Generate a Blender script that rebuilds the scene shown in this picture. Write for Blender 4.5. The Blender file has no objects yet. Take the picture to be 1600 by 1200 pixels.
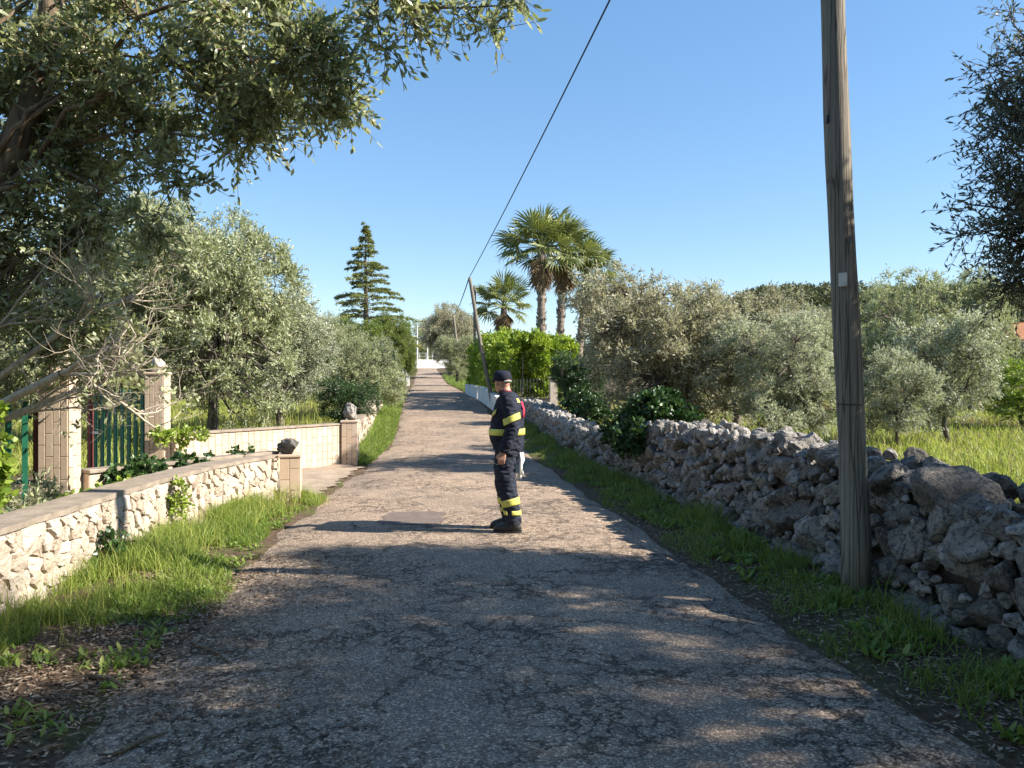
import bpy, bmesh, math, random
import numpy as np
from mathutils import Vector, Matrix, Quaternion

random.seed(7)
rng = np.random.default_rng(11)
scene = bpy.context.scene
COL = scene.collection
R = math.radians

# ------------------------------------------------------------------ camera, sky, sun, exposure
CAM_H = 1.62
F = 1200.0                       # focal length in pixels of a 1600 wide frame
cam_d = bpy.data.cameras.new('camera')
cam_d.sensor_width = 36.0
cam_d.lens = F / 1600 * 36
cam_d.clip_end = 2000
cam = bpy.data.objects.new('camera', cam_d)
COL.objects.link(cam)
cam.location = (0, 0, CAM_H)
cam.rotation_euler = (R(90), 0, 0)
scene.camera = cam

SUN_EL, SUN_AZ = R(35.0), R(-10.0)     # azimuth measured from +X towards +Y
sun_v = Vector((math.cos(SUN_EL) * math.cos(SUN_AZ), math.cos(SUN_EL) * math.sin(SUN_AZ), math.sin(SUN_EL)))
world = bpy.data.worlds.new('World')
scene.world = world
world.use_nodes = True
wn = world.node_tree
sky = wn.nodes.new('ShaderNodeTexSky')
sky.sky_type = 'NISHITA'
sky.sun_disc = False
sky.sun_elevation = SUN_EL
sky.sun_rotation = R(90) - SUN_AZ
sky.altitude = 100
sky.air_density = 1.0
sky.dust_density = 0.05
sky.ozone_density = 3.2
gam = wn.nodes.new('ShaderNodeGamma'); gam.inputs[1].default_value = .62
hsv = wn.nodes.new('ShaderNodeHueSaturation'); hsv.inputs['Saturation'].default_value = 1.42
hsv.inputs['Value'].default_value = 1.0
hsv.inputs['Hue'].default_value = .504
wn.links.new(sky.outputs[0], gam.inputs[0]); wn.links.new(gam.outputs[0], hsv.inputs['Color'])
wn.links.new(hsv.outputs[0], wn.nodes['Background'].inputs[0])
wn.nodes['Background'].inputs[1].default_value = 0.15

sun_d = bpy.data.lights.new('sun', 'SUN')
sun_d.energy = 5.0
sun_d.angle = R(0.6)
sun_d.color = (1.0, 0.92, 0.81)
sun = bpy.data.objects.new('sun', sun_d)
COL.objects.link(sun)
sun.location = (20, -2, 30)
sun.rotation_euler = sun_v.to_track_quat('Z', 'Y').to_euler()

scene.view_settings.view_transform = 'Standard'
scene.view_settings.look = 'None'
scene.view_settings.gamma = 1
scene.view_settings.use_curve_mapping = False
scene.view_settings.exposure = 1.38
scene.render.engine = 'CYCLES'
scene.cycles.max_bounces = 6
scene.cycles.diffuse_bounces = 3
scene.cycles.glossy_bounces = 2
scene.cycles.transmission_bounces = 3
scene.cycles.transparent_max_bounces = 4
scene.cycles.use_denoising = True
scene.cycles.sample_clamp_indirect = 6

# ------------------------------------------------------------------ helpers
def pix(px, py, Y):
    """point at depth Y seen at photograph pixel px, py"""
    return Vector(((px - 800) / F * Y, Y, CAM_H - (py - 600) / F * Y))

def fast_mesh(name, V, faces, rnd=None, smooth=False):
    V = np.asarray(V, dtype=np.float32)
    me = bpy.data.meshes.new(name)
    me.vertices.add(len(V))
    me.vertices.foreach_set('co', V.ravel())
    faces = [np.asarray(f, dtype=np.int32) for f in faces if len(f)]
    loops = np.concatenate([f.ravel() for f in faces])
    sizes = np.concatenate([np.full(len(f), f.shape[1], dtype=np.int32) for f in faces])
    starts = np.concatenate([[0], np.cumsum(sizes)[:-1]]).astype(np.int32)
    me.loops.add(len(loops))
    me.loops.foreach_set('vertex_index', loops)
    me.polygons.add(len(sizes))
    me.polygons.foreach_set('loop_start', starts)
    me.update(calc_edges=True)
    me.polygons.foreach_set('use_smooth', np.full(len(sizes), bool(smooth)))
    if rnd is not None:
        a = me.attributes.new('rnd', 'FLOAT', 'POINT')
        a.data.foreach_set('value', np.asarray(rnd, dtype=np.float32))
    return me

class MB:
    """collects boxes, tubes and free faces; build() links them as one mesh object"""
    def __init__(s):
        s.V = []; s.n = 0; s.f = {}
    def add(s, V, faces):
        V = np.asarray(V, dtype=np.float32)
        for f in faces:
            f = np.asarray(f, dtype=np.int32)
            if len(f):
                s.f.setdefault(f.shape[1], []).append(f + s.n)
        s.V.append(V); s.n += len(V)
        return s
    def box(s, c, size, rz=0, bev=0.0):
        x, y, z = [d / 2 for d in size]
        if bev <= 0:
            P = np.array([[i, j, k] for k in (-z, z) for j in (-y, y) for i in (-x, x)])
            q = [[0, 2, 3, 1], [4, 5, 7, 6], [0, 1, 5, 4], [2, 6, 7, 3], [0, 4, 6, 2], [1, 3, 7, 5]]
            fs = [q]
        else:
            bm = bmesh.new(); bmesh.ops.create_cube(bm, size=1)
            for v in bm.verts: v.co = Vector((v.co.x * 2 * x, v.co.y * 2 * y, v.co.z * 2 * z))
            bmesh.ops.bevel(bm, geom=bm.edges[:], offset=bev, segments=1, affect='EDGES')
            bm.verts.index_update()
            P = np.array([v.co[:] for v in bm.verts])
            fs = {}
            for f in bm.faces: fs.setdefault(len(f.verts), []).append([v.index for v in f.verts])
            fs = list(fs.values()); bm.free()
        c_, s_ = math.cos(rz), math.sin(rz)
        Q = P.copy()
        Q[:, 0] = P[:, 0] * c_ - P[:, 1] * s_; Q[:, 1] = P[:, 0] * s_ + P[:, 1] * c_
        return s.add(Q + np.array(c), fs)
    def tube(s, pts, rad, sides=8, caps=True, squash=None):
        pts = np.asarray(pts, dtype=float); n = len(pts)
        rad = np.broadcast_to(np.asarray(rad, dtype=float), (n,))
        T = np.gradient(pts, axis=0) if n > 2 else np.repeat((pts[1] - pts[0])[None], n, 0)
        T /= np.linalg.norm(T, axis=1)[:, None] + 1e-9
        up = np.array([0, 0, 1.0]) if abs(T[0][2]) < .9 else np.array([1.0, 0, 0])
        a = np.cross(up, T[0]); a /= np.linalg.norm(a) + 1e-9
        ang = np.arange(sides) / sides * 2 * math.pi
        rings = []
        for i in range(n):
            a = a - T[i] * a.dot(T[i]); a /= np.linalg.norm(a) + 1e-9
            b = np.cross(T[i], a)
            rings.append(pts[i] + rad[i] * (np.cos(ang)[:, None] * a + np.sin(ang)[:, None] * b))
        V = np.concatenate(rings)
        i0 = np.arange(sides); i1 = (i0 + 1) % sides
        q = np.concatenate([np.stack([k * sides + i0, k * sides + i1, (k + 1) * sides + i1, (k + 1) * sides + i0], 1) for k in range(n - 1)])
        fs = [q]
        if caps:
            fs += [np.array([list(range(sides))[::-1]]), np.array([[(n - 1) * sides + i for i in range(sides)]])]
        return s.add(V, fs)
    def mesh(s, name, smooth=False, rnd=None):
        return fast_mesh(name, np.concatenate(s.V), [np.concatenate(f) for f in s.f.values()], rnd, smooth)
    def build(s, name, m, parent=None, smooth=False, loc=None):
        return link(name, s.mesh(name, smooth), m, parent, loc)

def link(name, me, m=None, parent=None, loc=None):
    o = bpy.data.objects.new(name, me)
    COL.objects.link(o)
    if m is not None and me is not None and len(me.materials) == 0:
        me.materials.append(m)
    if parent is not None: o.parent = parent
    if loc is not None: o.location = loc
    return o

def tag(o, label=None, cat=None, group=None, kind=None):
    if label: o['label'] = label
    if cat: o['category'] = cat
    if group: o['group'] = group
    if kind: o['kind'] = kind
    return o

def thing(name, label, cat, loc=(0, 0, 0), rz=0.0, group=None):
    o = bpy.data.objects.new(name, None)
    o.empty_display_size = .2
    COL.objects.link(o)
    o.location = loc; o.rotation_euler = (0, 0, rz)
    return tag(o, label, cat, group)

def unit(v):
    return v / (np.linalg.norm(v, axis=-1, keepdims=True) + 1e-9)

def smooth01(a, b, x):
    t = np.clip((np.asarray(x, dtype=float) - a) / (b - a), 0, 1)
    return t * t * (3 - 2 * t)

def wob(p, k=1.0, s=0):
    """cheap smooth noise from sines, about -1..1"""
    p = np.asarray(p, dtype=float) * k
    x, y, z = p[..., 0] + s * 1.7, p[..., 1] - s * 2.3, p[..., 2] + s * .9
    return (np.sin(1.7 * x + 1.3 * y + .4 * z) + np.sin(-1.1 * x + 2.1 * y + 1.9 * z + 1.3) + np.sin(2.3 * x - .7 * y + 2.6 * z + 4.1)
            + np.sin(.9 * x + 2.9 * y - 2.2 * z + 2.2)) / 2.6

# ------------------------------------------------------------------ materials
class NT:
    def __init__(s, name):
        s.m = bpy.data.materials.new(name); s.m.use_nodes = True
        s.t = s.m.node_tree; s.t.nodes.clear()
        s.out = s.t.nodes.new('ShaderNodeOutputMaterial')
    def n(s, typ, **kw):
        nd = s.t.nodes.new('ShaderNode' + typ)
        for k, v in kw.items():
            if k.startswith('i_'):
                nd.inputs[k[2:]].default_value = v
            else: setattr(nd, k, v)
        return nd
    def l(s, a, b): s.t.links.new(a, b)
    def coords(s, kind='Object'):
        if kind == 'World': return s.n('NewGeometry').outputs['Position']
        return s.n('TexCoord').outputs[kind]
    def noise(s, vec, scale, detail=4, rough=.55, dist=0.0):
        nd = s.n('TexNoise', i_Scale=scale, i_Detail=detail, i_Roughness=rough, i_Distortion=dist)
        s.l(vec, nd.inputs['Vector']); return nd.outputs['Fac']
    def voro(s, vec, scale, feature='F1', out='Distance', rand=1.0):
        nd = s.n('TexVoronoi', feature=feature); nd.inputs['Scale'].default_value = scale
        nd.inputs['Randomness'].default_value = rand
        s.l(vec, nd.inputs['Vector']); return nd.outputs[out]
    def ramp(s, fac, stops):
        nd = s.n('ValToRGB'); e = nd.color_ramp.elements
        while len(e) < len(stops): e.new(.5)
        for q, (p, c) in zip(e, stops):
            q.position = p; q.color = (*c, 1) if len(c) == 3 else c
        s.l(fac, nd.inputs['Fac']); return nd.outputs['Color']
    def mix(s, fac, a, b, mode='MIX'):
        nd = s.n('Mix', data_type='RGBA', blend_type=mode)
        for v, i in ((fac, 0), (a, 6), (b, 7)):
            if isinstance(v, (int, float)): nd.inputs[i].default_value = v
            elif isinstance(v, tuple): nd.inputs[i].default_value = (*v, 1)
            else: s.l(v, nd.inputs[i])
        return nd.outputs[2]
    def math(s, op, a, b=0.0, c=0.0):
        nd = s.n('Math', operation=op)
        for v, i in ((a, 0), (b, 1), (c, 2)):
            if isinstance(v, (int, float)): nd.inputs[i].default_value = v
            else: s.l(v, nd.inputs[i])
        return nd.outputs[0]
    def bump(s, h, strength=.5, dist=.02, prev=None):
        nd = s.n('Bump', i_Strength=strength, i_Distance=dist); s.l(h, nd.inputs['Height'])
        if prev is not None: s.l(prev, nd.inputs['Normal'])
        return nd.outputs['Normal']
    def principled(s, col, rough=.8, spec=.3, normal=None, metal=0.0):
        p = s.n('BsdfPrincipled')
        if isinstance(col, tuple): p.inputs['Base Color'].default_value = (*col, 1)
        else: s.l(col, p.inputs['Base Color'])
        if isinstance(rough, (int, float)): p.inputs['Roughness'].default_value = rough
        else: s.l(rough, p.inputs['Roughness'])
        p.inputs['Specular IOR Level'].default_value = spec
        p.inputs['Metallic'].default_value = metal
        if normal is not None: s.l(normal, p.inputs['Normal'])
        return p.outputs[0]
    def done(s, sh):
        s.l(sh, s.out.inputs['Surface']); return s.m

def mat_leaf(name, dark, mid, light, back, trans=.28, rough=.45, spec=.35):
    t = NT(name)
    a = t.n('Attribute', attribute_name='rnd')
    col = t.ramp(a.outputs['Fac'], [(0, dark), (.5, mid), (1, light)])
    bf = t.n('NewGeometry').outputs['Backfacing']
    c2 = t.mix(bf, col, t.mix(.65, col, back))
    p = t.principled(c2, rough, spec)
    tr = t.n('BsdfTranslucent'); t.l(t.mix(.35, c2, (mid[0] * 1.6, mid[1] * 1.7, mid[2] * .8)), tr.inputs['Color'])
    mx = t.n('MixShader'); mx.inputs[0].default_value = trans
    t.l(p, mx.inputs[1]); t.l(tr.outputs[0], mx.inputs[2])
    return t.done(mx.outputs[0])

def mat_plain(name, col, rough=.7, spec=.3, scale=30, amt=.25, bump=.2, metal=0.0):
    t = NT(name); v = t.coords()
    n = t.noise(v, scale, 5)
    dk = tuple(c * (1 - amt) for c in col); lt = tuple(min(1, c * (1 + amt)) for c in col)
    c = t.ramp(n, [(.3, dk), (.7, lt)])
    return t.done(t.principled(c, rough, spec, t.bump(n, bump, .01) if bump else None, metal))

def mat_bark(name, a, b, scale=12):
    t = NT(name); v = t.coords('World')
    mp = t.n('Mapping'); mp.inputs['Scale'].default_value = (1, 1, .25); t.l(v, mp.inputs['Vector'])
    n = t.noise(mp.outputs[0], scale, 6, .65, .4)
    c = t.ramp(n, [(.3, a), (.7, b)])
    return t.done(t.principled(c, .9, .15, t.bump(n, .7, .03)))

def mat_stone(name, cols, spot=.25, scale=1.0, bump=.8, lichen=(.06, .06, .065)):
    t = NT(name); v = t.coords('World')
    oi = t.n('ObjectInfo').outputs['Random']
    n1 = t.noise(v, 5 * scale, 6, .6)
    n2 = t.noise(v, 34 * scale, 6, .7)
    mixv = t.math('ADD', t.math('MULTIPLY', n1, .65), t.math('MULTIPLY', oi, .35))
    c = t.ramp(mixv, [(.25, cols[0]), (.5, cols[1]), (.75, cols[2])])
    c = t.mix(t.math('MULTIPLY', n2, .5), c, (cols[0][0] * .6, cols[0][1] * .58, cols[0][2] * .55), 'MIX')
    n3 = t.noise(v, 21 * scale, 8, .75, .8)
    sp = t.ramp(n3, [(.485, (0, 0, 0)), (.56, (1, 1, 1))])
    c = t.mix(t.math('MULTIPLY', sp, spot), c, lichen)
    pits = t.voro(v, 42 * scale)
    h = t.math('ADD', t.math('MULTIPLY', n2, .8), t.math('ADD', t.math('MULTIPLY', pits, .5), t.math('MULTIPLY', n3, .8)))
    return t.done(t.principled(c, .92, .15, t.bump(h, bump, .024)))

M = {}
def asphalt():
    t = NT('asphalt'); v = t.coords('World')
    big = t.noise(v, .55, 5, .6)
    mid = t.noise(v, 3.2, 6, .65)
    c = t.ramp(big, [(.32, (.27, .206, .152)), (.52, (.37, .282, .204)), (.72, (.43, .318, .222))])
    c = t.mix(t.math('MULTIPLY', t.ramp(mid, [(.46, (0, 0, 0)), (.74, (1, 1, 1))]), .4), c, (.13, .112, .10))
    # aggregate chips
    chipc = t.voro(v, 105, out='Color')
    sep = t.n('SeparateColor'); t.l(chipc, sep.inputs[0])
    chip = t.ramp(sep.outputs[0], [(0, (.36, .36, .38)), (.4, (.75, .74, .73)), (.75, (1.08, 1.06, 1.03)), (.94, (2.2, 2.15, 2.1))])
    c = t.mix(.85, c, chip, 'MULTIPLY')
    grit = t.noise(v, 60, 3, .7)
    c = t.mix(t.ramp(grit, [(.45, (0, 0, 0)), (.62, (.55, .55, .55))]), c, (.06, .055, .055))
    # cracks
    wv = t.n('VectorMath', operation='ADD'); t.l(v, wv.inputs[0])
    nz = t.n('TexNoise', i_Scale=3.5, i_Detail=9.0, i_Roughness=.7); t.l(v, nz.inputs['Vector'])
    sc = t.n('VectorMath', operation='SCALE'); t.l(nz.outputs['Color'], sc.inputs[0]); sc.inputs['Scale'].default_value = .55
    t.l(sc.outputs[0], wv.inputs[1])
    e1 = t.voro(wv.outputs[0], .9, 'DISTANCE_TO_EDGE')
    e2 = t.voro(wv.outputs[0], 5.5, 'DISTANCE_TO_EDGE')
    k1 = t.ramp(e1, [(0, (1, 1, 1)), (.017, (0, 0, 0))])
    k2 = t.ramp(e2, [(0, (1, 1, 1)), (.065, (0, 0, 0))])
    msk = t.ramp(t.noise(v, .8, 3), [(.46, (0, 0, 0)), (.56, (1, 1, 1))])
    msk1 = t.ramp(t.noise(v, 1.3, 4), [(.47, (0, 0, 0)), (.58, (1, 1, 1))])
    cr = t.math('MAXIMUM', t.math('MULTIPLY', k1, msk1), t.math('MULTIPLY', k2, msk))
    c = t.mix(t.math('MULTIPLY', cr, .85), c, (.022, .02, .02))
    h = t.math('SUBTRACT', t.math('ADD', t.math('MULTIPLY', sep.outputs[0], .5), t.math('MULTIPLY', grit, .6)), t.math('MULTIPLY', cr, 1.6))
    return t.done(t.principled(c, .85, .3, t.bump(h, .8, .012)))
M['asphalt'] = asphalt()

def ground_mat():
    t = NT('ground'); v = t.coords('World')
    n = t.noise(v, .9, 5, .6); f = t.noise(v, 14, 6, .7)
    soil = t.ramp(f, [(.3, (.055, .038, .026)), (.6, (.13, .092, .062)), (.8, (.22, .17, .125))])
    grass = t.ramp(f, [(.3, (.045, .065, .018)), (.65, (.12, .15, .04)), (.85, (.23, .22, .08))])
    c = t.mix(t.ramp(n, [(.50, (0, 0, 0)), (.68, (.9, .9, .9))]), soil, grass)
    return t.done(t.principled(c, .95, .1, t.bump(f, .9, .04)))
M['ground'] = ground_mat()

def concrete(name, a, b, sc=4):
    t = NT(name); v = t.coords('World')
    n = t.noise(v, sc, 7, .65); f = t.noise(v, 60, 4, .7)
    c = t.ramp(t.math('ADD', t.math('MULTIPLY', n, .7), t.math('MULTIPLY', f, .3)), [(.35, a), (.65, b)])
    return t.done(t.principled(c, .9, .2, t.bump(t.math('ADD', n, f), .5, .01)))
M['drive'] = concrete('drive_gravel', (.22, .17, .125), (.36, .29, .215))
M['cap'] = concrete('cap_concrete', (.17, .14, .11), (.33, .275, .215), 6)
M['patch'] = concrete('patch_asphalt', (.12, .095, .082), (.19, .15, .128), 9)
M['mortar'] = concrete('mortar', (.42, .35, .27), (.62, .54, .44), 8)
M['white_wall'] = concrete('white_render', (.62, .61, .58), (.82, .81, .79), 2)
M['core'] = concrete('rubble_shade_core', (.035, .028, .022), (.10, .08, .06), 14)  # rubble fill, coloured dark to paint in the shade of the stone gaps
M['dry_stone'] = mat_stone('grey_limestone', [(.17, .145, .118), (.34, .312, .275), (.54, .512, .47)], .8, 1.0, .9)
M['lime'] = mat_stone('cream_limestone', [(.38, .30, .225), (.53, .45, .365), (.65, .585, .50)], .12, 1.2, .6, (.22, .16, .11))
M['karst'] = mat_stone('dark_karst', [(.09, .085, .08), (.22, .21, .20), (.42, .40, .38)], .7, 1.6, 1.0, (.03, .03, .03))
def tile_mat():
    t = NT('tile'); oi = t.n('ObjectInfo').outputs['Random']; v = t.coords('World')
    f = t.noise(v, 22, 5, .6)
    c = t.ramp(oi, [(0, (.50, .38, .27)), (.3, (.55, .43, .32)), (.55, (.58, .48, .37)), (.8, (.52, .39, .28)), (1, (.56, .45, .34))])
    c = t.mix(t.math('MULTIPLY', f, .35), c, (.30, .21, .15))
    return t.done(t.principled(c, .65, .35, t.bump(f, .15, .01)))
M['tile'] = tile_mat()
M['grout'] = concrete('grout', (.26, .20, .15), (.36, .29, .22), 20)
def pole_mat():
    t = NT('pole_wood'); v = t.coords('Object')
    mp = t.n('Mapping'); mp.inputs['Scale'].default_value = (9, 9, .35); t.l(v, mp.inputs['Vector'])
    n = t.noise(mp.outputs[0], 6, 8, .7, .3); g = t.noise(v, 1.3, 4)
    mp2 = t.n('Mapping'); mp2.inputs['Scale'].default_value = (14, 14, .22); t.l(v, mp2.inputs['Vector'])
    k = t.voro(mp2.outputs[0], 2.2, 'DISTANCE_TO_EDGE')
    kk = t.ramp(k, [(0, (1, 1, 1)), (.05, (0, 0, 0))])
    c = t.ramp(n, [(.28, (.13, .112, .09)), (.5, (.235, .205, .168)), (.75, (.345, .305, .25))])
    c = t.mix(t.math('MULTIPLY', g, .35), c, (.12, .125, .085))
    c = t.mix(t.math('MULTIPLY', kk, .7), c, (.03, .024, .02))
    return t.done(t.principled(c, .85, .2, t.bump(t.math('SUBTRACT', n, kk), .7, .012)))
M['pole'] = pole_mat()
M['dark_metal'] = mat_plain('dark_metal', (.03, .03, .032), .5, .4, 40, .2, .05)
M['wire'] = mat_plain('black_cable', (.012, .012, .013), .6, .3, 30, .1, 0)
M['plate'] = mat_plain('plate_paint', (.62, .60, .54), .5, .4, 18, .12, .05)
M['green_paint'] = mat_plain('green_paint', (.012, .105, .058), .45, .5, 14, .25, .08)
M['red_rust'] = mat_plain('rust_paint', (.17, .045, .032), .6, .3, 18, .35, .15)
M['white_paint'] = mat_plain('white_paint', (.78, .78, .76), .5, .4, 10, .06, .03)
M['bark_olive'] = mat_bark('olive_bark', (.065, .055, .045), (.20, .175, .145))
M['bark_oak'] = mat_bark('oak_bark', (.075, .055, .036), (.25, .19, .125))
M['bark_pale'] = mat_bark('pale_bark', (.30, .25, .18), (.56, .49, .39), 18)
M['bark_palm'] = mat_bark('palm_bark', (.10, .08, .065), (.30, .25, .20), 9)
M['leaf_olive'] = mat_leaf('olive_leaf', (.10, .122, .048), (.25, .28, .12), (.48, .50, .28), (.48, .50, .35), .36, .5)
M['leaf_olive_silver'] = mat_leaf('silver_olive_leaf', (.13, .15, .085), (.31, .335, .21), (.54, .56, .41), (.55, .57, .46), .36, .45)
M['leaf_grey'] = mat_leaf('grey_twiggy_leaf', (.14, .13, .075), (.29, .28, .175), (.47, .45, .31), (.47, .45, .34), .34, .6)
M['leaf_oak'] = mat_leaf('oak_leaf', (.06, .085, .030), (.215, .25, .098), (.50, .51, .25), (.44, .46, .29), .45, .30, .55)
M['leaf_wild'] = mat_leaf('right_tree_leaf', (.04, .05, .03), (.10, .115, .065), (.2, .22, .13), (.24, .25, .18), .28, .45)
M['leaf_hedge'] = mat_leaf('hedge_leaf', (.075, .14, .010), (.21, .30, .018), (.44, .48, .045), (.28, .36, .06), .34, .4, .4)
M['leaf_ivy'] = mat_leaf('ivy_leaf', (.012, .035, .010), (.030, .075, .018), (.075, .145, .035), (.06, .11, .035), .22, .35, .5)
M['leaf_bright'] = mat_leaf('young_leaf', (.09, .16, .02), (.2, .29, .035), (.36, .44, .07), (.3, .38, .08), .36, .4, .4)
M['leaf_cedar'] = mat_leaf('cedar_needles', (.075, .10, .03), (.20, .22, .06), (.36, .36, .11), (.12, .14, .045), .2, .55)
M['leaf_conifer'] = mat_leaf('bright_conifer', (.055, .09, .015), (.13, .185, .03), (.24, .29, .055), (.15, .2, .04), .25, .5)
M['leaf_palm'] = mat_leaf('palm_leaf', (.06, .09, .02), (.18, .21, .055), (.40, .39, .14), (.16, .185, .06), .25, .4, .45)
M['leaf_dead'] = mat_leaf('dead_palm_leaf', (.13, .085, .05), (.25, .18, .11), (.38, .29, .19), (.3, .22, .14), .2, .7, .1)
M['grass'] = mat_leaf('grass_blade', (.065, .115, .018), (.165, .245, .045), (.34, .37, .10), (.2, .26, .05), .35, .45, .35)
M['grass_dry'] = mat_leaf('field_grass', (.13, .19, .03), (.31, .38, .075), (.54, .51, .17), (.33, .31, .09), .35, .5, .25)
M['litter'] = mat_leaf('dead_leaf', (.09, .06, .04), (.22, .15, .095), (.46, .37, .27), (.2, .15, .1), .1, .7, .2)
M['stick'] = mat_bark('stick_bark', (.10, .075, .05), (.29, .22, .15), 40)
M['far_leaf'] = mat_leaf('far_wood_leaf', (.046, .055, .026), (.105, .115, .052), (.19, .195, .10), (.16, .17, .1), .15, .7, .1)

# ------------------------------------------------------------------ terrain functions
_zy = np.linspace(-60, 700, 7601)
_zv = np.interp(_zy, [-60, 17, 22, 28, 33, 50, 71, 94, 130, 200, 700], [0, 0, .22, .62, .95, 1.25, 1.6, 2.6, 4.3, 5.0, 5.0])
_k = np.hanning(61); _k /= _k.sum()
_zv = np.convolve(np.pad(_zv, 30, mode='edge'), _k, 'valid')
def zr(Y): return np.interp(Y, _zy, _zv)
def road_w(Y): return np.interp(Y, [0, 9, 20, 700], [4.2, 4.1, 3.3, 3.2])
def xr(Y): return 2.52 - .118 * np.asarray(Y, dtype=float)
def xl(Y): return xr(Y) - road_w(Y)
def gz(X, Y):
    X = np.asarray(X, dtype=float); Y = np.asarray(Y, dtype=float)
    t = X - xr(Y); u = xl(Y) - X
    z = zr(Y)
    left = smooth01(2.5, 9, u)
    z = z * (1 - .55 * left * (1 - smooth01(70, 160, Y)))
    z = z + .05 * smooth01(-.1, .6, t) + .38 * smooth01(1.5, 3.4, t) * (1 - smooth01(22, 26, Y)) + .05 * smooth01(0, .7, u)
    z = z - .05 * (smooth01(0.02, .3, -np.maximum(t, u)) )
    ang = X / np.maximum(Y, 1)
    z = z + 17.5 * smooth01(.12, .36, ang) * smooth01(60, 210, Y)
    p = np.stack([X, Y, np.zeros_like(X)], -1)
    z = z + .018 * wob(p, 2.3) * smooth01(.1, .5, np.maximum(t, u))
    return z

# ------------------------------------------------------------------ ground, road, driveway
def axis_pts(a, b, step, far, grow=1.18):
    p = list(np.arange(a, b, step)); s = step
    while p[-1] < far: s *= grow; p.append(p[-1] + s)
    return p
gx = axis_pts(0, 9, .22, 600); gx = np.array([-x for x in gx[:0:-1]] + gx)
gy = np.array([-60, -40, -25, -15, -10] + axis_pts(-7, 34, .28, 900, 1.12))
GX, GY = np.meshgrid(gx, gy)
GZ = gz(GX, GY)
nx, ny = len(gx), len(gy)
idx = np.arange(nx * ny).reshape(ny, nx)
q = np.stack([idx[:-1, :-1], idx[:-1, 1:], idx[1:, 1:], idx[1:, :-1]], -1).reshape(-1, 4)
ground = link('ground', fast_mesh('ground', np.stack([GX, GY, GZ], -1).reshape(-1, 3), [q], None, True), M['ground'])
tag(ground, 'earth and grass ground reaching to the horizon', kind='structure')

ry = np.concatenate([np.arange(-9, 40, .2), np.arange(40, 137, 1.0)])
rows = []
for Y in ry:
    a, b = float(xl(Y)), float(xr(Y))
    a += .13 * math.sin(Y * 2.1) * math.sin(Y * .7 + 1) + .05 * math.sin(Y * 7.3) - .05
    b += .07 * math.sin(Y * 1.7 + 2) * math.sin(Y * .5) + .03 * math.sin(Y * 6.1) + .05
    for k in range(13):
        u = k / 12
        x = a + (b - a) * u
        z = float(zr(Y)) + .03 * (1 - (2 * u - 1) ** 2) + .012
        if k in (0, 12): z -= .05
        rows.append((x, Y, z))
n = len(ry); idx = np.arange(n * 13).reshape(n, 13)
q = np.stack([idx[:-1, :-1], idx[:-1, 1:], idx[1:, 1:], idx[1:, :-1]], -1).reshape(-1, 4)
road = link('road', fast_mesh('road', rows, [q], None, True), M['asphalt'])
tag(road, 'worn reddish grey asphalt lane with cracks', kind='structure')

def road_z(x, Y):
    a, b = float(xl(Y)), float(xr(Y)); u = (x - a) / (b - a)
    return float(zr(Y)) + .03 * (1 - (2 * u - 1) ** 2) + .012

def sheet(fn_l, fn_r, y0, y1, step, dz, nseg=6):
    ys = np.arange(y0, y1 + 1e-6, step); V = []
    for Y in ys:
        a, b = fn_l(Y), fn_r(Y)
        for k in range(nseg + 1):
            x = a + (b - a) * k / nseg
            inside = float(xl(Y)) - .05 < x < float(xr(Y))
            zz = max(road_z(x, Y), float(gz(x, Y))) if inside else float(gz(x, Y))
            V.append((x, Y, zz + dz))
    n = len(ys); idx = np.arange(n * (nseg + 1)).reshape(n, nseg + 1)
    q = np.stack([idx[:-1, :-1], idx[:-1, 1:], idx[1:, 1:], idx[1:, :-1]], -1).reshape(-1, 4)
    return fast_mesh('sheet', V, [q], None, True)
drive = link('driveway', sheet(lambda Y: -7.2, lambda Y: -2.80 - .05 * math.sin(Y * 5) - .05 * math.sin(Y * 17) - .12 * (Y - 11) / 4, 10.95, 15.0, .05, .011, 40), M['drive'])
tag(drive, 'pale gravelly driveway turning off the lane', kind='structure')
patch = link('asphalt_patch', sheet(lambda Y: -1.53 + .30 * abs((Y - 9.06) / .44) ** 16 + .03 * math.sin(Y * 19), lambda Y: -.82 - .25 * abs((Y - 9.06) / .44) ** 16 + .03 * math.sin(Y * 15), 8.62, 9.5, .04, .005, 14), M['patch'], road)

# ------------------------------------------------------------------ stones
def rock_mesh(name, seed, sub=3, planes=12, amp=.045):
    r = np.random.default_rng(seed)
    bm = bmesh.new(); bmesh.ops.create_icosphere(bm, subdivisions=sub, radius=1)
    bm.verts.index_update()
    V = np.array([v.co[:] for v in bm.verts]); Fc = np.array([[v.index for v in f.verts] for f in bm.faces]); bm.free()
    for i in range(planes):
        nrm = unit(r.normal(size=3)); d = r.uniform(.52, .85)
        over = np.maximum(V @ nrm - d, 0); V = V - over[:, None] * nrm * 1.0
    for i in range(26):     # solution pits
        c_ = unit(r.normal(size=3)); d_ = np.arccos(np.clip(unit(V) @ c_, -1, 1)); V = V * (1 - r.uniform(.03, .10) * np.exp(-(d_ / r.uniform(.10, .24)) ** 2))[:, None]
    V = V * (1 + amp * wob(V, 3.0, seed)[:, None] + amp * .55 * wob(V, 7.5, seed + 3)[:, None] + amp * .3 * wob(V, 15, seed + 5)[:, None])
    return V, Fc

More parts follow.
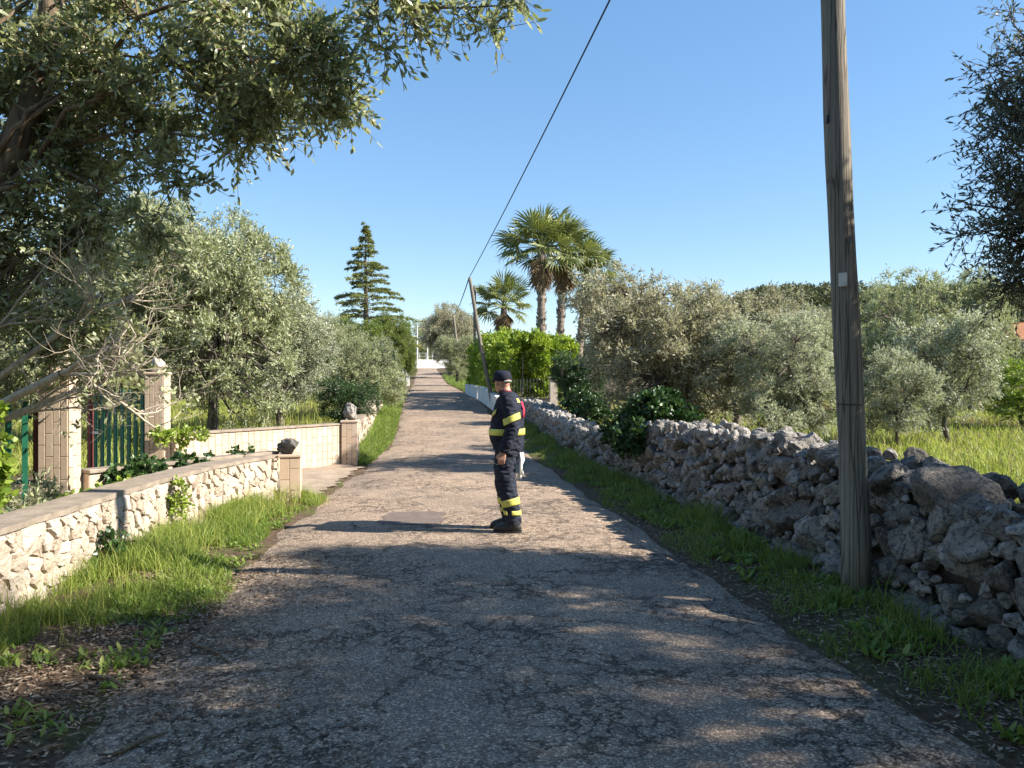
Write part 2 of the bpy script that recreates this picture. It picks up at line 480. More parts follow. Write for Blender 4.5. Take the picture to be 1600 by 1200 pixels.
ROCKS = [rock_mesh('rock', 40 + i, 4) for i in range(14)]
ROCK_LO = [rock_mesh('rock', 80 + i, 3) for i in range(12)]
ROCK_ME = {}
def rock_data(i, mat):
    k = (i, mat.name)
    if k not in ROCK_ME:
        me = fast_mesh('stone', ROCKS[i][0], [ROCKS[i][1]], None, True); me.materials.append(mat); ROCK_ME[k] = me
    return ROCK_ME[k]

def dart(u0, u1, hfun, classes, seed):
    """variable-radius packing on an unrolled wall face: returns (u, v, r)"""
    r = np.random.default_rng(seed); P = np.zeros((0, 3))
    for rad, tries, dens in classes:
        for k in range(tries):
            u = r.uniform(u0, u1); rr = rad * r.uniform(.82, 1.2)
            h = hfun(u)
            v = r.uniform(rr * .4, h - rr * .55)
            if v < 0: continue
            if len(P):
                d = np.hypot(P[:, 0] - u, (P[:, 1] - v) * 1.18)
                if np.any(d < (P[:, 2] + rr) * dens): continue
            P = np.vstack([P, (u, v, rr)])
    return P

# --- dry-stone wall on the right
def wall_x(Y): return 3.40 - .118 * Y
def wall_h(Y):
    h = np.interp(Y, [2, 4.2, 4.7, 5.4, 8, 11, 12.6, 13.6, 15.5, 20, 26, 28], [.80, .80, .84, .96, 1.06, 1.04, .98, .72, .62, .62, .60, .45])
    return float(h) + .045 * math.sin(Y * 3.1) * math.sin(Y * 1.3 + .4) + .02 * math.sin(Y * 8.7)
dry = thing('dry_stone_wall', 'long dry-stone wall of rough grey limestone beside the lane, behind the wooden pole', 'stone wall', (wall_x(5) + .3, 5, 0))
O = np.array([wall_x(5) + .3, 5, 0])
core = MB()
ys = np.arange(3.0, 28.2, .4); V = []
for Y in ys:
    h = wall_h(Y) - .13; x0 = wall_x(Y); g = float(zr(Y))
    for dx, z in ((.14, -.1), (.20, h), (.66, h), (.80, -.1)):
        V.append((x0 + dx, Y, g + z))
idx = np.arange(len(ys) * 4).reshape(-1, 4)
q = np.concatenate([np.stack([idx[:-1, k], idx[1:, k], idx[1:, k + 1], idx[:-1, k + 1]], -1) for k in range(3)])
core.add(np.array(V) - O, [q, idx[:1], idx[-1:]])
core.build('rubble_shade_core', M['core'], dry)
P = dart(3.3, 28, wall_h, [(.165, 150, .86), (.13, 900, .86), (.095, 3600, .86), (.064, 8000, .86), (.04, 8000, .88)], 5)
stones = []      # centre, radius, euler, scale
r5 = np.random.default_rng(21)
for u, v, rr in P:
    x = wall_x(u) + .12 * v + rr * r5.uniform(.25, .6)
    stones.append((x, u, float(zr(u)) + .02 + v, rr))
# the loose top: several stones across the width
u = 3.3
TOP = []
for k in range(2600):
    Y = r5.uniform(3.3, 28); a = r5.uniform(.12, .74); rr = r5.choice([.14, .11, .085, .06], p=[.05, .3, .38, .27]) * r5.uniform(.85, 1.15)
    x = wall_x(Y) + a
    if TOP:
        T_ = np.array(TOP)
        if np.any(np.hypot(T_[:, 0] - x, T_[:, 1] - Y) < (T_[:, 3] + rr) * .78): continue
    TOP.append((x, Y, float(zr(Y)) + wall_h(Y) - .10 + rr * .35 + r5.uniform(-.05, .05), rr))
stones += TOP
for i in range(26):   # tumbled stones at the foot
    Y = r5.uniform(3.6, 12); rr = r5.uniform(.04, .085)
    stones.append((wall_x(Y) - r5.uniform(.0, .1), Y, float(zr(Y)) + rr * .4 + .03, rr))
stones.append((2.98, 5.12, .86, .235)); stones.append((2.93, 4.85, .62, .16))
def seen(s):   # apparent size for choosing which stones are single parts
    return s[3] / s[1] if abs(s[0] / s[1]) < .70 else 0
stones.sort(key=seen, reverse=True)
LO = MB()
for k, (x, Y, z, rr) in enumerate(stones):
    sc = rr * np.array([r5.uniform(.95, 1.15), r5.uniform(1.05, 1.4), r5.uniform(.82, 1.05)]) * 1.08
    eu = (r5.uniform(-.5, .5), r5.uniform(-.6, .6), r5.uniform(-.5, .5))
    if k < 296:
        o = link('stone', rock_data(int(r5.integers(14)), M['dry_stone']), None, dry)
        o.location = Vector((x, Y, z)) - Vector(O); o.rotation_euler = eu; o.scale = sc
    else:
        Vr, Fr = ROCK_LO[int(r5.integers(12))] if Y > 1 else ROCKS[int(r5.integers(14))]
        Rm = np.array(Matrix.Rotation(eu[2], 3, 'Z') @ Matrix.Rotation(eu[1], 3, 'Y') @ Matrix.Rotation(eu[0], 3, 'X'))
        LO.add((Vr * sc) @ Rm.T + np.array([x, Y, z]) - O, [Fr])
lo = LO.build('far_stones', M['dry_stone'], dry, True)
lo['kind'] = 'stuff'

# --- mortared rubble walls: Voronoi stones on a wall face
def clip_poly(poly, a, b):
    m = (a + b) / 2; d = b - a; out = []
    for i in range(len(poly)):
        p, q_ = poly[i], poly[(i + 1) % len(poly)]
        sp, sq = (p - m) @ d, (q_ - m) @ d
        if sp <= 0: out.append(p)
        if (sp < 0) != (sq < 0):
            out.append(p + (q_ - p) * (sp / (sp - sq)))
    return out
def rubble_face(root, org, path, L, h, n_seed, seed, mat, proud=.035, joint=.010):
    """path(u) -> (x, y, nx, ny, zbase); one child mesh per stone"""
    r = np.random.default_rng(seed); S = []
    tries = 0
    while len(S) < n_seed and tries < 20000:
        tries += 1
        c = np.array([r.uniform(0, L), r.uniform(.0, h)])
        md = .062 + .10 * r.random() ** 2
        if all(np.hypot((c - s[0])[0] * .85, (c - s[0])[1] * 1.15) > (md + s[1]) / 2 * 1.25 for s in S): S.append((c, md))
    C = np.array([s[0] for s in S])
    for i, c in enumerate(C):
        poly = [np.array(p) for p in ((max(0, c[0] - .4), 0), (min(L, c[0] + .4), 0), (min(L, c[0] + .4), h), (max(0, c[0] - .4), h))]
        d = np.hypot(*(C - c).T); order = np.argsort(d)[1:20]
        for j in order:
            poly = clip_poly(poly, c, C[j])
            if len(poly) < 3: break
        if len(poly) < 3: continue
        poly = np.array(poly); cen = poly.mean(0)
        rad = np.hypot(*(poly - cen).T).mean()
        if rad < .02: continue
        # add jittered midpoints for an irregular outline
        pts = []
        for k in range(len(poly)):
            pts.append(poly[k] * .94 + cen * .06)
            pts.append((poly[k] + poly[(k + 1) % len(poly)]) / 2 + r.normal(size=2) * .006)
        pts = np.array(pts); sh = max(.5, 1 - joint / rad * 1.0)
        dep = proud * r.uniform(.55, 1.5); tilt = r.normal(size=2) * .14
        rings = []
        for s_, dd in ((1.0, -.03), (.99, .5), (.93, .92), (.55, 1.0)):
            pr = cen + (pts - cen) * sh * s_
            dz = np.full(len(pr), dd * dep if dd > 0 else dd) + (((pr - cen) @ tilt) if dd > 0 else 0) + r.normal(size=len(pr)) * .0035
            rings.append(np.column_stack([pr, dz]))
        ring = np.concatenate(rings + [np.array([[cen[0], cen[1], dep * 1.08]])])
        W = []
        for uu, vv, dd in ring:
            x, y, nx_, ny_, zb = path(uu); W.append((x + nx_ * dd, y + ny_ * dd, zb + vv))
        m_ = len(pts); i0 = np.arange(m_); i1 = (i0 + 1) % m_
        qs = np.concatenate([np.stack([k * m_ + i0, k * m_ + i1, (k + 1) * m_ + i1, (k + 1) * m_ + i0], 1) for k in range(3)])
        tr = np.stack([3 * m_ + i0, 3 * m_ + i1, np.full(m_, 4 * m_)], 1)
        o = link('stone', fast_mesh('stone', np.array(W) - org, [qs, tr], None, False), mat, root)

def poly_path(P, zfun):
    P = np.array(P, dtype=float); d = np.hypot(*np.diff(P, axis=0).T); cum = np.concatenate([[0], np.cumsum(d)])
    def f(u):
        k = int(np.clip(np.searchsorted(cum, u) - 1, 0, len(d) - 1)); t = (u - cum[k]) / d[k]
        p = P[k] + (P[k + 1] - P[k]) * t
        def nrm(kk): 
            e = (P[kk + 1] - P[kk]) / d[kk]; return np.array([e[1], -e[0]])
        n_ = nrm(k)
        return p[0], p[1], n_[0], n_[1], zfun(p[0], p[1])
    return f, cum[-1]
def slab_along(mb, path, L, off0, off1, z0, z1, step=.25, rough=0.0):
    us = np.linspace(0, L, int(L / step) + 2); V = []
    for u in us:
        x, y, a, b, zb = path(u)
        j = rough * math.sin(u * 9.1) + rough * .6 * math.sin(u * 23)
        for off, z in ((off1 + j, z0), (off1 + j, z1), (off0, z1 + j * .3), (off0, z0)):
            V.append((x + a * off, y + b * off, zb + z))
    i = np.arange(len(us) * 4).reshape(-1, 4)
    q = np.concatenate([np.stack([i[:-1, k], i[1:, k], i[1:, (k + 1) % 4], i[:-1, (k + 1) % 4]], -1) for k in range(4)])
    mb.add(V, [q, i[:1, ::-1], i[-1:]])

WALLP = [(-3.36, 3.6), (-3.40, 5.1), (-3.44, 6.0), (-3.50, 6.8), (-3.55, 8.0), (-3.50, 9.0), (-3.36, 9.8), (-3.20, 10.42)]
lw_path, lw_L = poly_path(WALLP, lambda x, y: .02)
lw_h = .60
lwall = thing('rubble_wall', 'low cream rubble wall with flat concrete coping beside the sunny grass verge', 'stone wall', (-3.5, 7, 0))
LO_ = np.array([-3.5, 7, 0])
mb = MB(); slab_along(mb, lw_path, lw_L, -.30, 0.0, -.1, lw_h); mb.V = [v - LO_ for v in mb.V]; mb.build('mortar_bed', M['mortar'], lwall)
mb = MB(); slab_along(mb, lw_path, lw_L, -.32, .022, lw_h + .002, lw_h + .045, .12, .010); mb.V = [v - LO_ for v in mb.V]; mb.build('coping', M['cap'], lwall)
rubble_face(lwall, LO_, lw_path, lw_L, lw_h, 270, 3, M['lime'], .028, .007)

def tiles_on(root, org, p0, p1, z0, z1, tw, th, nrm, mat, thick=.012, gap=.006, stagger=True, seed=0):
    """clad the vertical face p0 -> p1 with separate tiles"""
    p0 = np.array(p0); p1 = np.array(p1); L = np.linalg.norm(p1 - p0); e = (p1 - p0) / L
    cols = max(1, round(L / tw)); tw = L / cols; r = np.random.default_rng(seed)
    rz = math.atan2(e[1], e[0])
    cache = {}
    for c in range(cols):
        z = z0; off = (th * .5 if (c % 2 and stagger) else 0); edges = [z0]
        zz = z0 + (off if off else th)
        while zz < z1 - .03: edges.append(zz); zz += th
        edges.append(z1)
        for a, b in zip(edges[:-1], edges[1:]):
            key = round(b - a, 3)
            if key not in cache:
                m_ = MB().box((0, 0, 0), (tw - gap, thick, b - a - gap), 0, .003); cache[key] = m_.mesh('tile'); cache[key].materials.append(mat)
            o = link('tile', cache[key], None, root)
            pc = p0 + e * (c + .5) * tw + np.array(nrm) * thick * .35
            o.location = (pc[0] - org[0], pc[1] - org[1], (a + b) / 2 - org[2]); o.rotation_euler = (0, 0, rz)

def clad_pillar(label, x, y, w, d, h, rz, zb, tw=.075, th=.24, cap=True, seed=0, group=None, slope=False):
    t = thing('tiled_pillar', label, 'pillar', (x, y, zb), 0, group)
    org = np.array([x, y, zb])
    MB().box((0, 0, h / 2 - .1), (w - .012, d - .012, h + .2), rz).build('pillar_core', M['grout'], t)
    c_, s_ = math.cos(rz), math.sin(rz)
    def W(a, b): return np.array([x + a * c_ - b * s_, y + a * s_ + b * c_])
    tiles_on(t, org, W(-w / 2, -d / 2), W(w / 2, -d / 2), zb, zb + h, tw, th, (s_, -c_), M['tile'], seed=seed)
    tiles_on(t, org, W(w / 2, -d / 2), W(w / 2, d / 2), zb, zb + h, tw, th, (c_, s_), M['tile'], seed=seed + 1)
    if cap:
        MB().box((0, 0, h + .022), (w + .05, d + .05, .04), rz, .008).build('cap_slab', M['tile'], t)
    return t

pier = clad_pillar('short tile-clad pier ending the rubble wall, with a dark stone on it', -3.06, 10.62, .26, .42, .60, R(12), .02, .13, .3, True, 1)
p1_ = clad_pillar('tall tiled gate pillar with branch shadows, between the dark bars and the open gate', -4.80, 8.15, .30, .26, 1.66, R(4), .02, .075, .24, True, 2)
p2_ = clad_pillar('tall tiled gate pillar that carries the open green gate leaf', -5.47, 11.85, .28, .26, 1.74, R(4), .02, .07, .24, True, 3)
p3_ = clad_pillar('knee-high tiled corner pillar at the road end of the tiled wall', -3.22, 15.28, .30, .34, .84, R(6), .02, .10, .28, True, 4)

tw_ = thing('tiled_wall', 'low wall clad in pale beige vertical tiles along the driveway', 'wall', (-4.3, 13.5, 0))
TO = np.array([-4.3, 13.5, 0])
a, b = np.array([-5.32, 11.98]), np.array([-3.36, 15.18])
e = (b - a) / np.linalg.norm(b - a); nr = np.array([e[1], -e[0]]); L_ = np.linalg.norm(b - a); rz = math.atan2(e[1], e[0])
mid = (a + b) / 2 - nr * .09
MB().box((mid[0] - TO[0], mid[1] - TO[1], .36), (L_, .17, .90), rz).build('wall_core', M['grout'], tw_)
tiles_on(tw_, TO, a, b, .03, .80, .135, .29, nr, M['tile'], seed=6)
MB().box((mid[0] - TO[0], mid[1] - TO[1], .828), (L_ - .01, .25, .04), rz, .008).build('coping', M['cap'], tw_)

# ivy-covered planter wall between the gate pillar and the pier
pw = thing('planter_wall', 'low brown wall overgrown with ivy in front of the gate', 'wall', (-4.0, 9.5, 0))
PO = np.array([-4.0, 9.5, 0])
a, b = np.array([-4.62, 8.30]), np.array([-3.30, 10.62]); e = (b - a) / np.linalg.norm(b - a); L_ = np.linalg.norm(b - a); rz = math.atan2(e[1], e[0]); mid = (a + b) / 2
MB().box((mid[0] - PO[0], mid[1] - PO[1], .28), (L_, .16, .74), rz, .01).build('wall_core', M['tile'], pw)
MB().box((mid[0] - PO[0], mid[1] - PO[1], .675), (L_ + .02, .22, .045), rz, .008).build('coping', M['cap'], pw)

def bar_panel(label, p0, p1, z0, ztop, n, bw, name, mat, frame=None, bd=.03, post=.05, group=None):
    p0 = np.array(p0); p1 = np.array(p1); L = np.linalg.norm(p1 - p0); e = (p1 - p0) / L; rz = math.atan2(e[1], e[0])
    t = thing(name, label, 'gate' if 'gate' in name else 'fence', (p0[0], p0[1], 0), 0, group)
    for k in range(n):
        u = (k + .5) / n; zt = ztop(u); c = e * L * u
        MB().box((c[0], c[1], (z0 + zt) / 2), (bw, bd, zt - z0), rz, .003).build('bar', mat, t)
    for zz in (0, 1):
        pts = [(e[0] * L * u, e[1] * L * u, (z0 + .10) if zz == 0 else ztop(u) - .16) for u in np.linspace(0.01, .99, 9)]
        off = np.array([-e[1], e[0]]) * (bd / 2 + .014)
        MB().tube([(x + off[0], y + off[1], z) for x, y, z in pts], .018, 4).build('rail', mat, t)
    if frame is not None:
        for u in (0, 1):
            c = e * L * u + e * (post / 2 + .003) * (1 if u else -1); zt = ztop(u) + .03
            MB().box((c[0], c[1], (z0 + zt) / 2 - .03), (post, post, zt - z0 + .06), rz, .004).build('post', frame, t)
    return t
gate = bar_panel('green metal bar gate with rust-red end posts, standing open', (-6.72, 12.3), (-5.72, 12.0), .12, lambda u: 1.60 - .16 * u + .05 * math.sin(u * 3.1), 8, .062, 'gate_leaf', M['green_paint'], M['red_rust'], .03, .07)
MB().box((.09, -.07, .85), (.12, .03, .03), R(-16)).build('latch', M['plate'], gate)
fence = bar_panel('dark green metal bar gate leaf left of the shadowed gate pillar', (-6.35, 7.45), (-5.02, 8.05), .18, lambda u: 1.62 - .20 * u + .05 * math.sin(u * 3.1), 10, .055, 'gate_leaf', M['green_paint'], M['red_rust'], .03, .06)

def karst(label, c, r, sc, seed, name='ornamental_stone', mat='karst'):
    V, Fc = rock_mesh('k', seed, 4, 5, .14)
    V = V * np.array(sc) * r
    o = link(name, fast_mesh(name, V, [Fc], None, True), M[mat], None, c)
    return tag(o, label, 'stone')
karst('dark pitted limestone lump lying on the pier of the rubble wall', (-3.05, 10.5, .76), .115, (1.35, .9, .95), 5)
karst('upright pale pitted stone standing on the knee-high corner pillar', (-3.22, 15.28, 1.04), .15, (.8, .8, 1.3), 9, mat='dry_stone')
karst('weathered stone lump on top of the gate pillar with branch shadows', (-4.80, 8.15, 1.82), .13, (1, .9, 1.05), 12, mat='lime')
karst('weathered stone lump on top of the pillar carrying the open gate', (-5.47, 11.85, 1.90), .13, (1, .9, 1.0), 15, mat='lime')

# lower stone wall beyond the driveway
W2 = [(-3.30, 15.5), (-3.62, 18), (-3.98, 21), (-4.40, 24.5), (-4.75, 27.6)]
w2_path, w2_L = poly_path(W2, lambda x, y: float(zr(y)) + .02)
w2 = thing('roadside_wall', 'low rough stone wall running along the grass verge past the driveway', 'stone wall', (-3.9, 20, 0)); WO = np.array([-3.9, 20, 0])
mb = MB(); slab_along(mb, w2_path, w2_L, -.32, 0, -.15, .60); mb.V = [v - WO for v in mb.V]; mb.build('mortar_bed', M['mortar'], w2)
mb = MB(); slab_along(mb, w2_path, w2_L, -.35, .04, .602, .66, .3, .015); mb.V = [v - WO for v in mb.V]; mb.build('coping', M['cap'], w2)
rubble_face(w2, WO, w2_path, w2_L, .60, 190, 8, M['lime'], .04, .012)
def render_post(label, x, y, w, d, h, cat='pillar', name='rendered_pillar', mat='white_wall', group=None):
    t = thing(name, label, cat, (x, y, float(gz(x, y))), 0, group)
    MB().box((0, 0, h / 2 - .15), (w, d, h + .3), R(6), .015).build('shaft', M[mat], t)
    MB().box((0, 0, h + .027), (w + .08, d + .08, .05), R(6), .01).build('cap_slab', M[mat], t)
    return t
render_post('cream square pillar at the far end of the rough roadside wall', -4.95, 28.1, .42, .42, .72, mat='mortar')
render_post('small white pillar at the foot of the tall white wall block', -8.35, 61, .42, .42, .75)
render_post('tall white wall block beside the lane far beyond the driveway', -9.35, 66, .95, .4, 1.75, 'wall', 'white_wall_block')

# white wall and railing under the bright hedge
def white_wall(label, p0, p1, h, mat='white_wall'):
    path, L = poly_path([p0, p1], lambda x, y: float(gz(x, y)))
    t = thing('garden_wall', label, 'wall', (p0[0], p0[1], 0)); mb = MB()
    slab_along(mb, path, L, -.2, 0, -.2, h, .5); mb.V = [v - np.array([p0[0], p0[1], 0]) for v in mb.V]
    mb.build('wall_body', M[mat], t)
    mb = MB(); slab_along(mb, path, L, -.225, .025, h + .002, h + .045, .5); mb.V = [v - np.array([p0[0], p0[1], 0]) for v in mb.V]
    mb.build('coping', M['cap' if mat != 'white_wall' else mat], t)
    return t
white_wall('low white garden wall below the bright green hedge, section beside the leaning pole', (-1.48, 33.2), (-.52, 27.0), .55)
white_wall('low white garden wall below the bright green hedge, section past the leaning pole', (-2.55, 41.8), (-1.53, 33.6), .50)
white_wall('short stained garden wall under the thin railing, facing down the lane', (-.48, 26.8), (1.30, 26.6), .50, 'mortar')
rl = thing('railing', 'thin dark metal railing on the stained garden wall before the hedge', 'railing', (-.4, 26.72, 0))
for k in range(15):
    x = k * .115
    MB().tube([(x, -.0, float(gz(-.4 + x, 26.7)) + .55), (x, 0, float(gz(-.4 + x, 26.7)) + 1.22)], .012, 5).build('bar', M['dark_metal'], rl)
for zz in (.62, 1.18):
    MB().tube([(-.03, .016, float(gz(-.4, 26.7)) + zz), (1.66, .016, float(gz(1.25, 26.7)) + zz)], .014, 5).build('rail', M['dark_metal'], rl)
render_post('grey pillar at the end of the thin railing', 1.42, 26.55, .26, .26, 1.25, mat='mortar')

# the far end of the lane
ew = thing('end_wall', 'bright white wall closing the far end of the lane', 'wall', (-15.5, 143, 0))
MB().box((0, 0, 5.0), (12, .3, 2.1), R(26)).build('wall_body', M['white_wall'], ew)
MB().box((0, 0, 6.09), (12.1, .4, .08), R(26)).build('coping', M['white_wall'], ew)
ef = thing('mesh_fence', 'light mesh fence standing behind the white end wall', 'fence', (-14, 147.5, 5))
for k in range(9): MB().tube([(-5 + k * 1.25, 0, -1), (-5 + k * 1.25, 0, 2.6)], .05, 6).build('post', M['white_paint'], ef)
for zz in (1.3, 1.9, 2.55): MB().tube([(-5, -.06, zz), (5, -.06, zz)], .03, 5).build('rail', M['white_paint'], ef)
for k, (px_, Y_, h_) in enumerate(((668, 144, 4.7), (652, 150, 8.5))):
    x_ = (px_ - 800) / F * Y_
    lp = thing('street_lamp', ['white lamp post rising behind the white end wall', 'taller grey lamp post with cross arm behind the end wall'][k], 'lamp post', (x_, Y_, float(gz(x_, Y_))))
    MB().tube([(0, 0, -.3), (0, 0, h_)], [.16, .09], 8).build('post', M['white_paint'], lp)
    MB().tube([(-.9, 0, h_ - .3), (.9, 0, h_ - .1)], .06, 6).build('arm', M['white_paint'], lp)
    MB().box((.95, 0, h_ - .15), (.7, .3, .14), 0, .03).build('lamp_head', M['plate'], lp)

# houses
def house(label, x, y, w, d, h, rz, roof):
    z = float(gz(x, y)); t = thing('house', label, 'house', (x, y, z), rz)
    MB().box((0, 0, h / 2 - .5), (w, d, h + 1)).build('wall', M['mortar'] if roof else M['white_wall'], t)
    if roof:
        m_ = MB(); a = .5
        V = [(-w / 2 - a, -d / 2 - a, h), (w / 2 + a, -d / 2 - a, h), (w / 2 + a, d / 2 + a, h), (-w / 2 - a, d / 2 + a, h), (-w / 2 + d / 2, 0, h + 1.7), (w / 2 - d / 2, 0, h + 1.7)]
        m_.add(V, [np.array([[0, 1, 5, 4], [2, 3, 4, 5]]), np.array([[1, 2, 5], [3, 0, 4]]), np.array([[3, 2, 1, 0]])])
        rf = m_.build('roof', M['roof'], t)
        MB().box((1, .6, h + 1.7), (.6, .6, 1.6), 0, .02).build('chimney', M['mortar'], rf)
    else:
        MB().box((0, 0, h + .12), (w + .3, d + .3, .25)).build('roof', M['white_wall'], t)
    for k in (-.3, 0, .3):
        f = MB().box((k * w, -d / 2 - .003, h * .55), (1.0, .06, 1.3)).build('window', M['white_paint'], t)
        MB().box((k * w, -d / 2 - .04, h * .55), (.82, .03, 1.12)).build('pane', M['dark_metal'], f)
M['roof'] = mat_plain('terracotta', (.36, .15, .075), .85, .2, 6, .35, .3)
house('house with a terracotta hipped roof beyond the olive field', 45, 68, 11, 7, 3.6, R(-20), True)
house('flat-roofed white house glimpsed between the trees of the yard', -23.5, 80, 8, 7, 3.6, R(8), False)

# ------------------------------------------------------------------ poles and cables
def wood_pole(label, base, top, r0, r1, extras=False, n=22):
    b = Vector(base); t_ = Vector(top)
    t = thing('utility_pole', label, 'pole', base, 0, None)
    pts = []; rad = []
    for k in range(n):
        u = k / (n - 1); p = (t_ - b) * u
        p = p + Vector((.018 * math.sin(u * 7 + 1), .012 * math.sin(u * 5), 0)) * (1 if 0 < k else 0)
        pts.append(p[:]); rad.append(r0 + (r1 - r0) * u + .003 * math.sin(u * 31))
    pts[0] = (pts[0][0], pts[0][1], -.3)
    MB().tube(pts, rad, 20).build('shaft', M['pole'], t, True)
    return t, pts, rad
BP = Vector((2.56, 5.72, .05)); TP = Vector((2.56 - .21, 5.72 + .12, 7.65))
up, pts, rad = wood_pole('weathered grey wooden utility pole beside the dry-stone wall, with a small pale plate', BP, TP, .104, .076)
def on_pole(h): return BP + (TP - BP) * (h / (TP.z - BP.z))
pl = on_pole(2.34) - BP
MB().box((pl.x - .055, pl.y - .093, pl.z), (.058, .012, .10), R(-24), .003).build('plate', M['plate'], up)
for hh in (1.42, 7.2):
    c = on_pole(hh) - BP; m_ = MB(); ring = [(c.x + .1015 * (1 - .02 * hh) * math.cos(a), c.y + .1015 * (1 - .02 * hh) * math.sin(a), c.z) for a in np.linspace(0, 2 * math.pi, 25)]
    m_.tube(ring, .004, 5, False); m_.build('strap', M['dark_metal'], up)
c = on_pole(3.55) - BP; MB().box((c.x - .098, c.y - .03, c.z), (.03, .03, .06), 0, .004).build('bolt', M['dark_metal'], up)
c = on_pole(7.4) - BP; MB().tube([(c.x - .05, c.y, c.z), (c.x - .14, c.y, c.z), (c.x - .14, c.y, c.z + .1)], .012, 6).build('hook', M['dark_metal'], up)
def pole_px(label, px0, py0, px1, py1, Y, r0, r1):
    b = pix(px0, py0, Y); b.z = float(gz(b.x, b.y)); t_ = pix(px1, py1, Y)
    return wood_pole(label, b, t_, r0, r1)[0], t_
_, tA = pole_px('wooden pole leaning towards the lane by the white garden wall', 770, 640, 733, 434, 29.0, .085, .062)
_, tB = pole_px('thin upright pole just behind the leaning pole by the hedge', 744, 600, 741, 446, 46.0, .10, .08)
_, tC = pole_px('dark slim pole beside the scrub far down the lane', 722, 585, 708, 492, 74.0, .15, .11)
def cable(label, a, b, sag, r):
    pts = [tuple(a + (b - a) * u - Vector((0, 0, sag * 4 * u * (1 - u)))) for u in np.linspace(0, 1, 40)]
    o = Vector(a); m_ = MB().tube([tuple(Vector(p) - o) for p in pts], r, 6)
    return tag(m_.build('overhead_cable', M['wire'], None, True, a), label, 'cable')
hook = on_pole(7.4) + Vector((-.14, 0, .1))
cable('long black overhead cable from the weathered grey pole to the leaning pole', hook, tA, .12, .014)
cable('short stretch of black cable from the leaning pole to the far slim pole', tA, tC, .3, .022)
# ------------------------------------------------------------------ foliage
def leaf_mesh(name, P, D, L, W, rnd, r, hexa=False, updir=None):
    """leaves at points P along unit directions D; one face each (diamond or pointed oval)"""
    n = len(P)
    ref = r.normal(size=(n, 3)) if updir is None else np.asarray(updir)
    S = unit(np.cross(D, ref)); Nn = np.cross(S, D)
    L = np.broadcast_to(L, (n,))[:, None]; W = np.broadcast_to(W, (n,))[:, None]
    if not hexa:
        V = np.stack([P, P + D * L * .45 + S * W * .5, P + D * L - Nn * L * .06, P + D * L * .45 - S * W * .5], 1)
        k = 4
    else:
        V = np.stack([P, P + D * L * .3 + S * W * .45, P + D * L * .68 + S * W * .4 - Nn * L * .03, P + D * L - Nn * L * .10,
                      P + D * L * .68 - S * W * .4 - Nn * L * .03, P + D * L * .3 - S * W * .45], 1)
        k = 6
    faces = np.arange(n * k, dtype=np.int32).reshape(n, k)
    return fast_mesh(name, V.reshape(-1, 3), [faces], np.repeat(rnd, k))

def sprays(C, out, r, n_tw, n_lf, tw_len, droop=0.0, up=.25, spread=.9):
    """twigs radiating from clump centres, leaves along them -> points, directions, twig starts/ends"""
    n = len(C)
    d = unit(out[:, None, :] * .75 + np.array([0, 0, up]) + r.normal(size=(n, n_tw, 3)) * spread)
    l = tw_len * r.uniform(.5, 1.25, (n, n_tw, 1))
    start = C[:, None, :] + r.normal(size=(n, n_tw, 3)) * tw_len * .12
    end = start + d * l + np.array([0, 0, -droop]) * l
    t = (np.arange(n_lf) + r.uniform(0, 1, (n, n_tw, n_lf))) / n_lf
    P = start[:, :, None, :] + d[:, :, None, :] * (l[:, :, None, :] * t[..., None]) + np.array([0, 0, -1.0]) * (droop * l[:, :, None, :] * (t ** 2)[..., None])
    D = unit(d[:, :, None, :] * .75 + r.normal(size=P.shape) * .55 - np.array([0, 0, droop]) * t[..., None])
    return P.reshape(-1, 3), D.reshape(-1, 3), start.reshape(-1, 3), end.reshape(-1, 3)

def crown_points(lobes, n, r, inner=.45, gap=.15, gk=1.6, seed=0):
    """clump centres in a set of ellipsoids (cx, cy, cz, rx, ry, rz), biased to the outside, with gaps"""
    lob = np.array(lobes, dtype=float); vol = np.prod(lob[:, 3:], axis=1) ** .6; pr = vol / vol.sum()
    k = r.choice(len(lob), size=int(n * 2.2), p=pr)
    u = unit(r.normal(size=(len(k), 3))); rad = (inner ** 3 + (1 - inner ** 3) * r.random(len(k))) ** (1 / 3)
    P = lob[k, :3] + u * rad[:, None] * lob[k, 3:]
    keep = wob(P, gk, seed) > -1 + gap * 4
    P = P[keep][:n]; u = u[keep][:n]
    return P, u

def limbs(mb, base, fork, tips, r0, r, wig=.12, sides=8):
    base = np.array(base, float); fork = np.array(fork, float)
    H = np.linalg.norm(fork - base)
    pts = [base + (fork - base) * u + np.array([r.normal() * wig * .35 * H * (0 < u < 1), r.normal() * wig * .35 * H * (0 < u < 1), 0]) for u in (0, .3, .65, 1)]
    mb.tube(pts, [r0 * 1.35, r0, r0 * .85, r0 * .75], sides + 2)
    nodes = []
    for tp in tips:
        tp = np.array(tp, float); L = np.linalg.norm(tp - fork); n = 6
        pp = [fork + (tp - fork) * (k / n) + r.normal(size=3) * wig * L * .45 * math.sin(math.pi * k / n) + np.array([0, 0, .12 * L * math.sin(math.pi * k / n)]) for k in range(n + 1)]
        rr = [r0 * .6 * (1 - .82 * k / n) for k in range(n + 1)]
        mb.tube(pp, rr, sides)
        nodes += list(zip(pp[2:], rr[2:]))
    return nodes

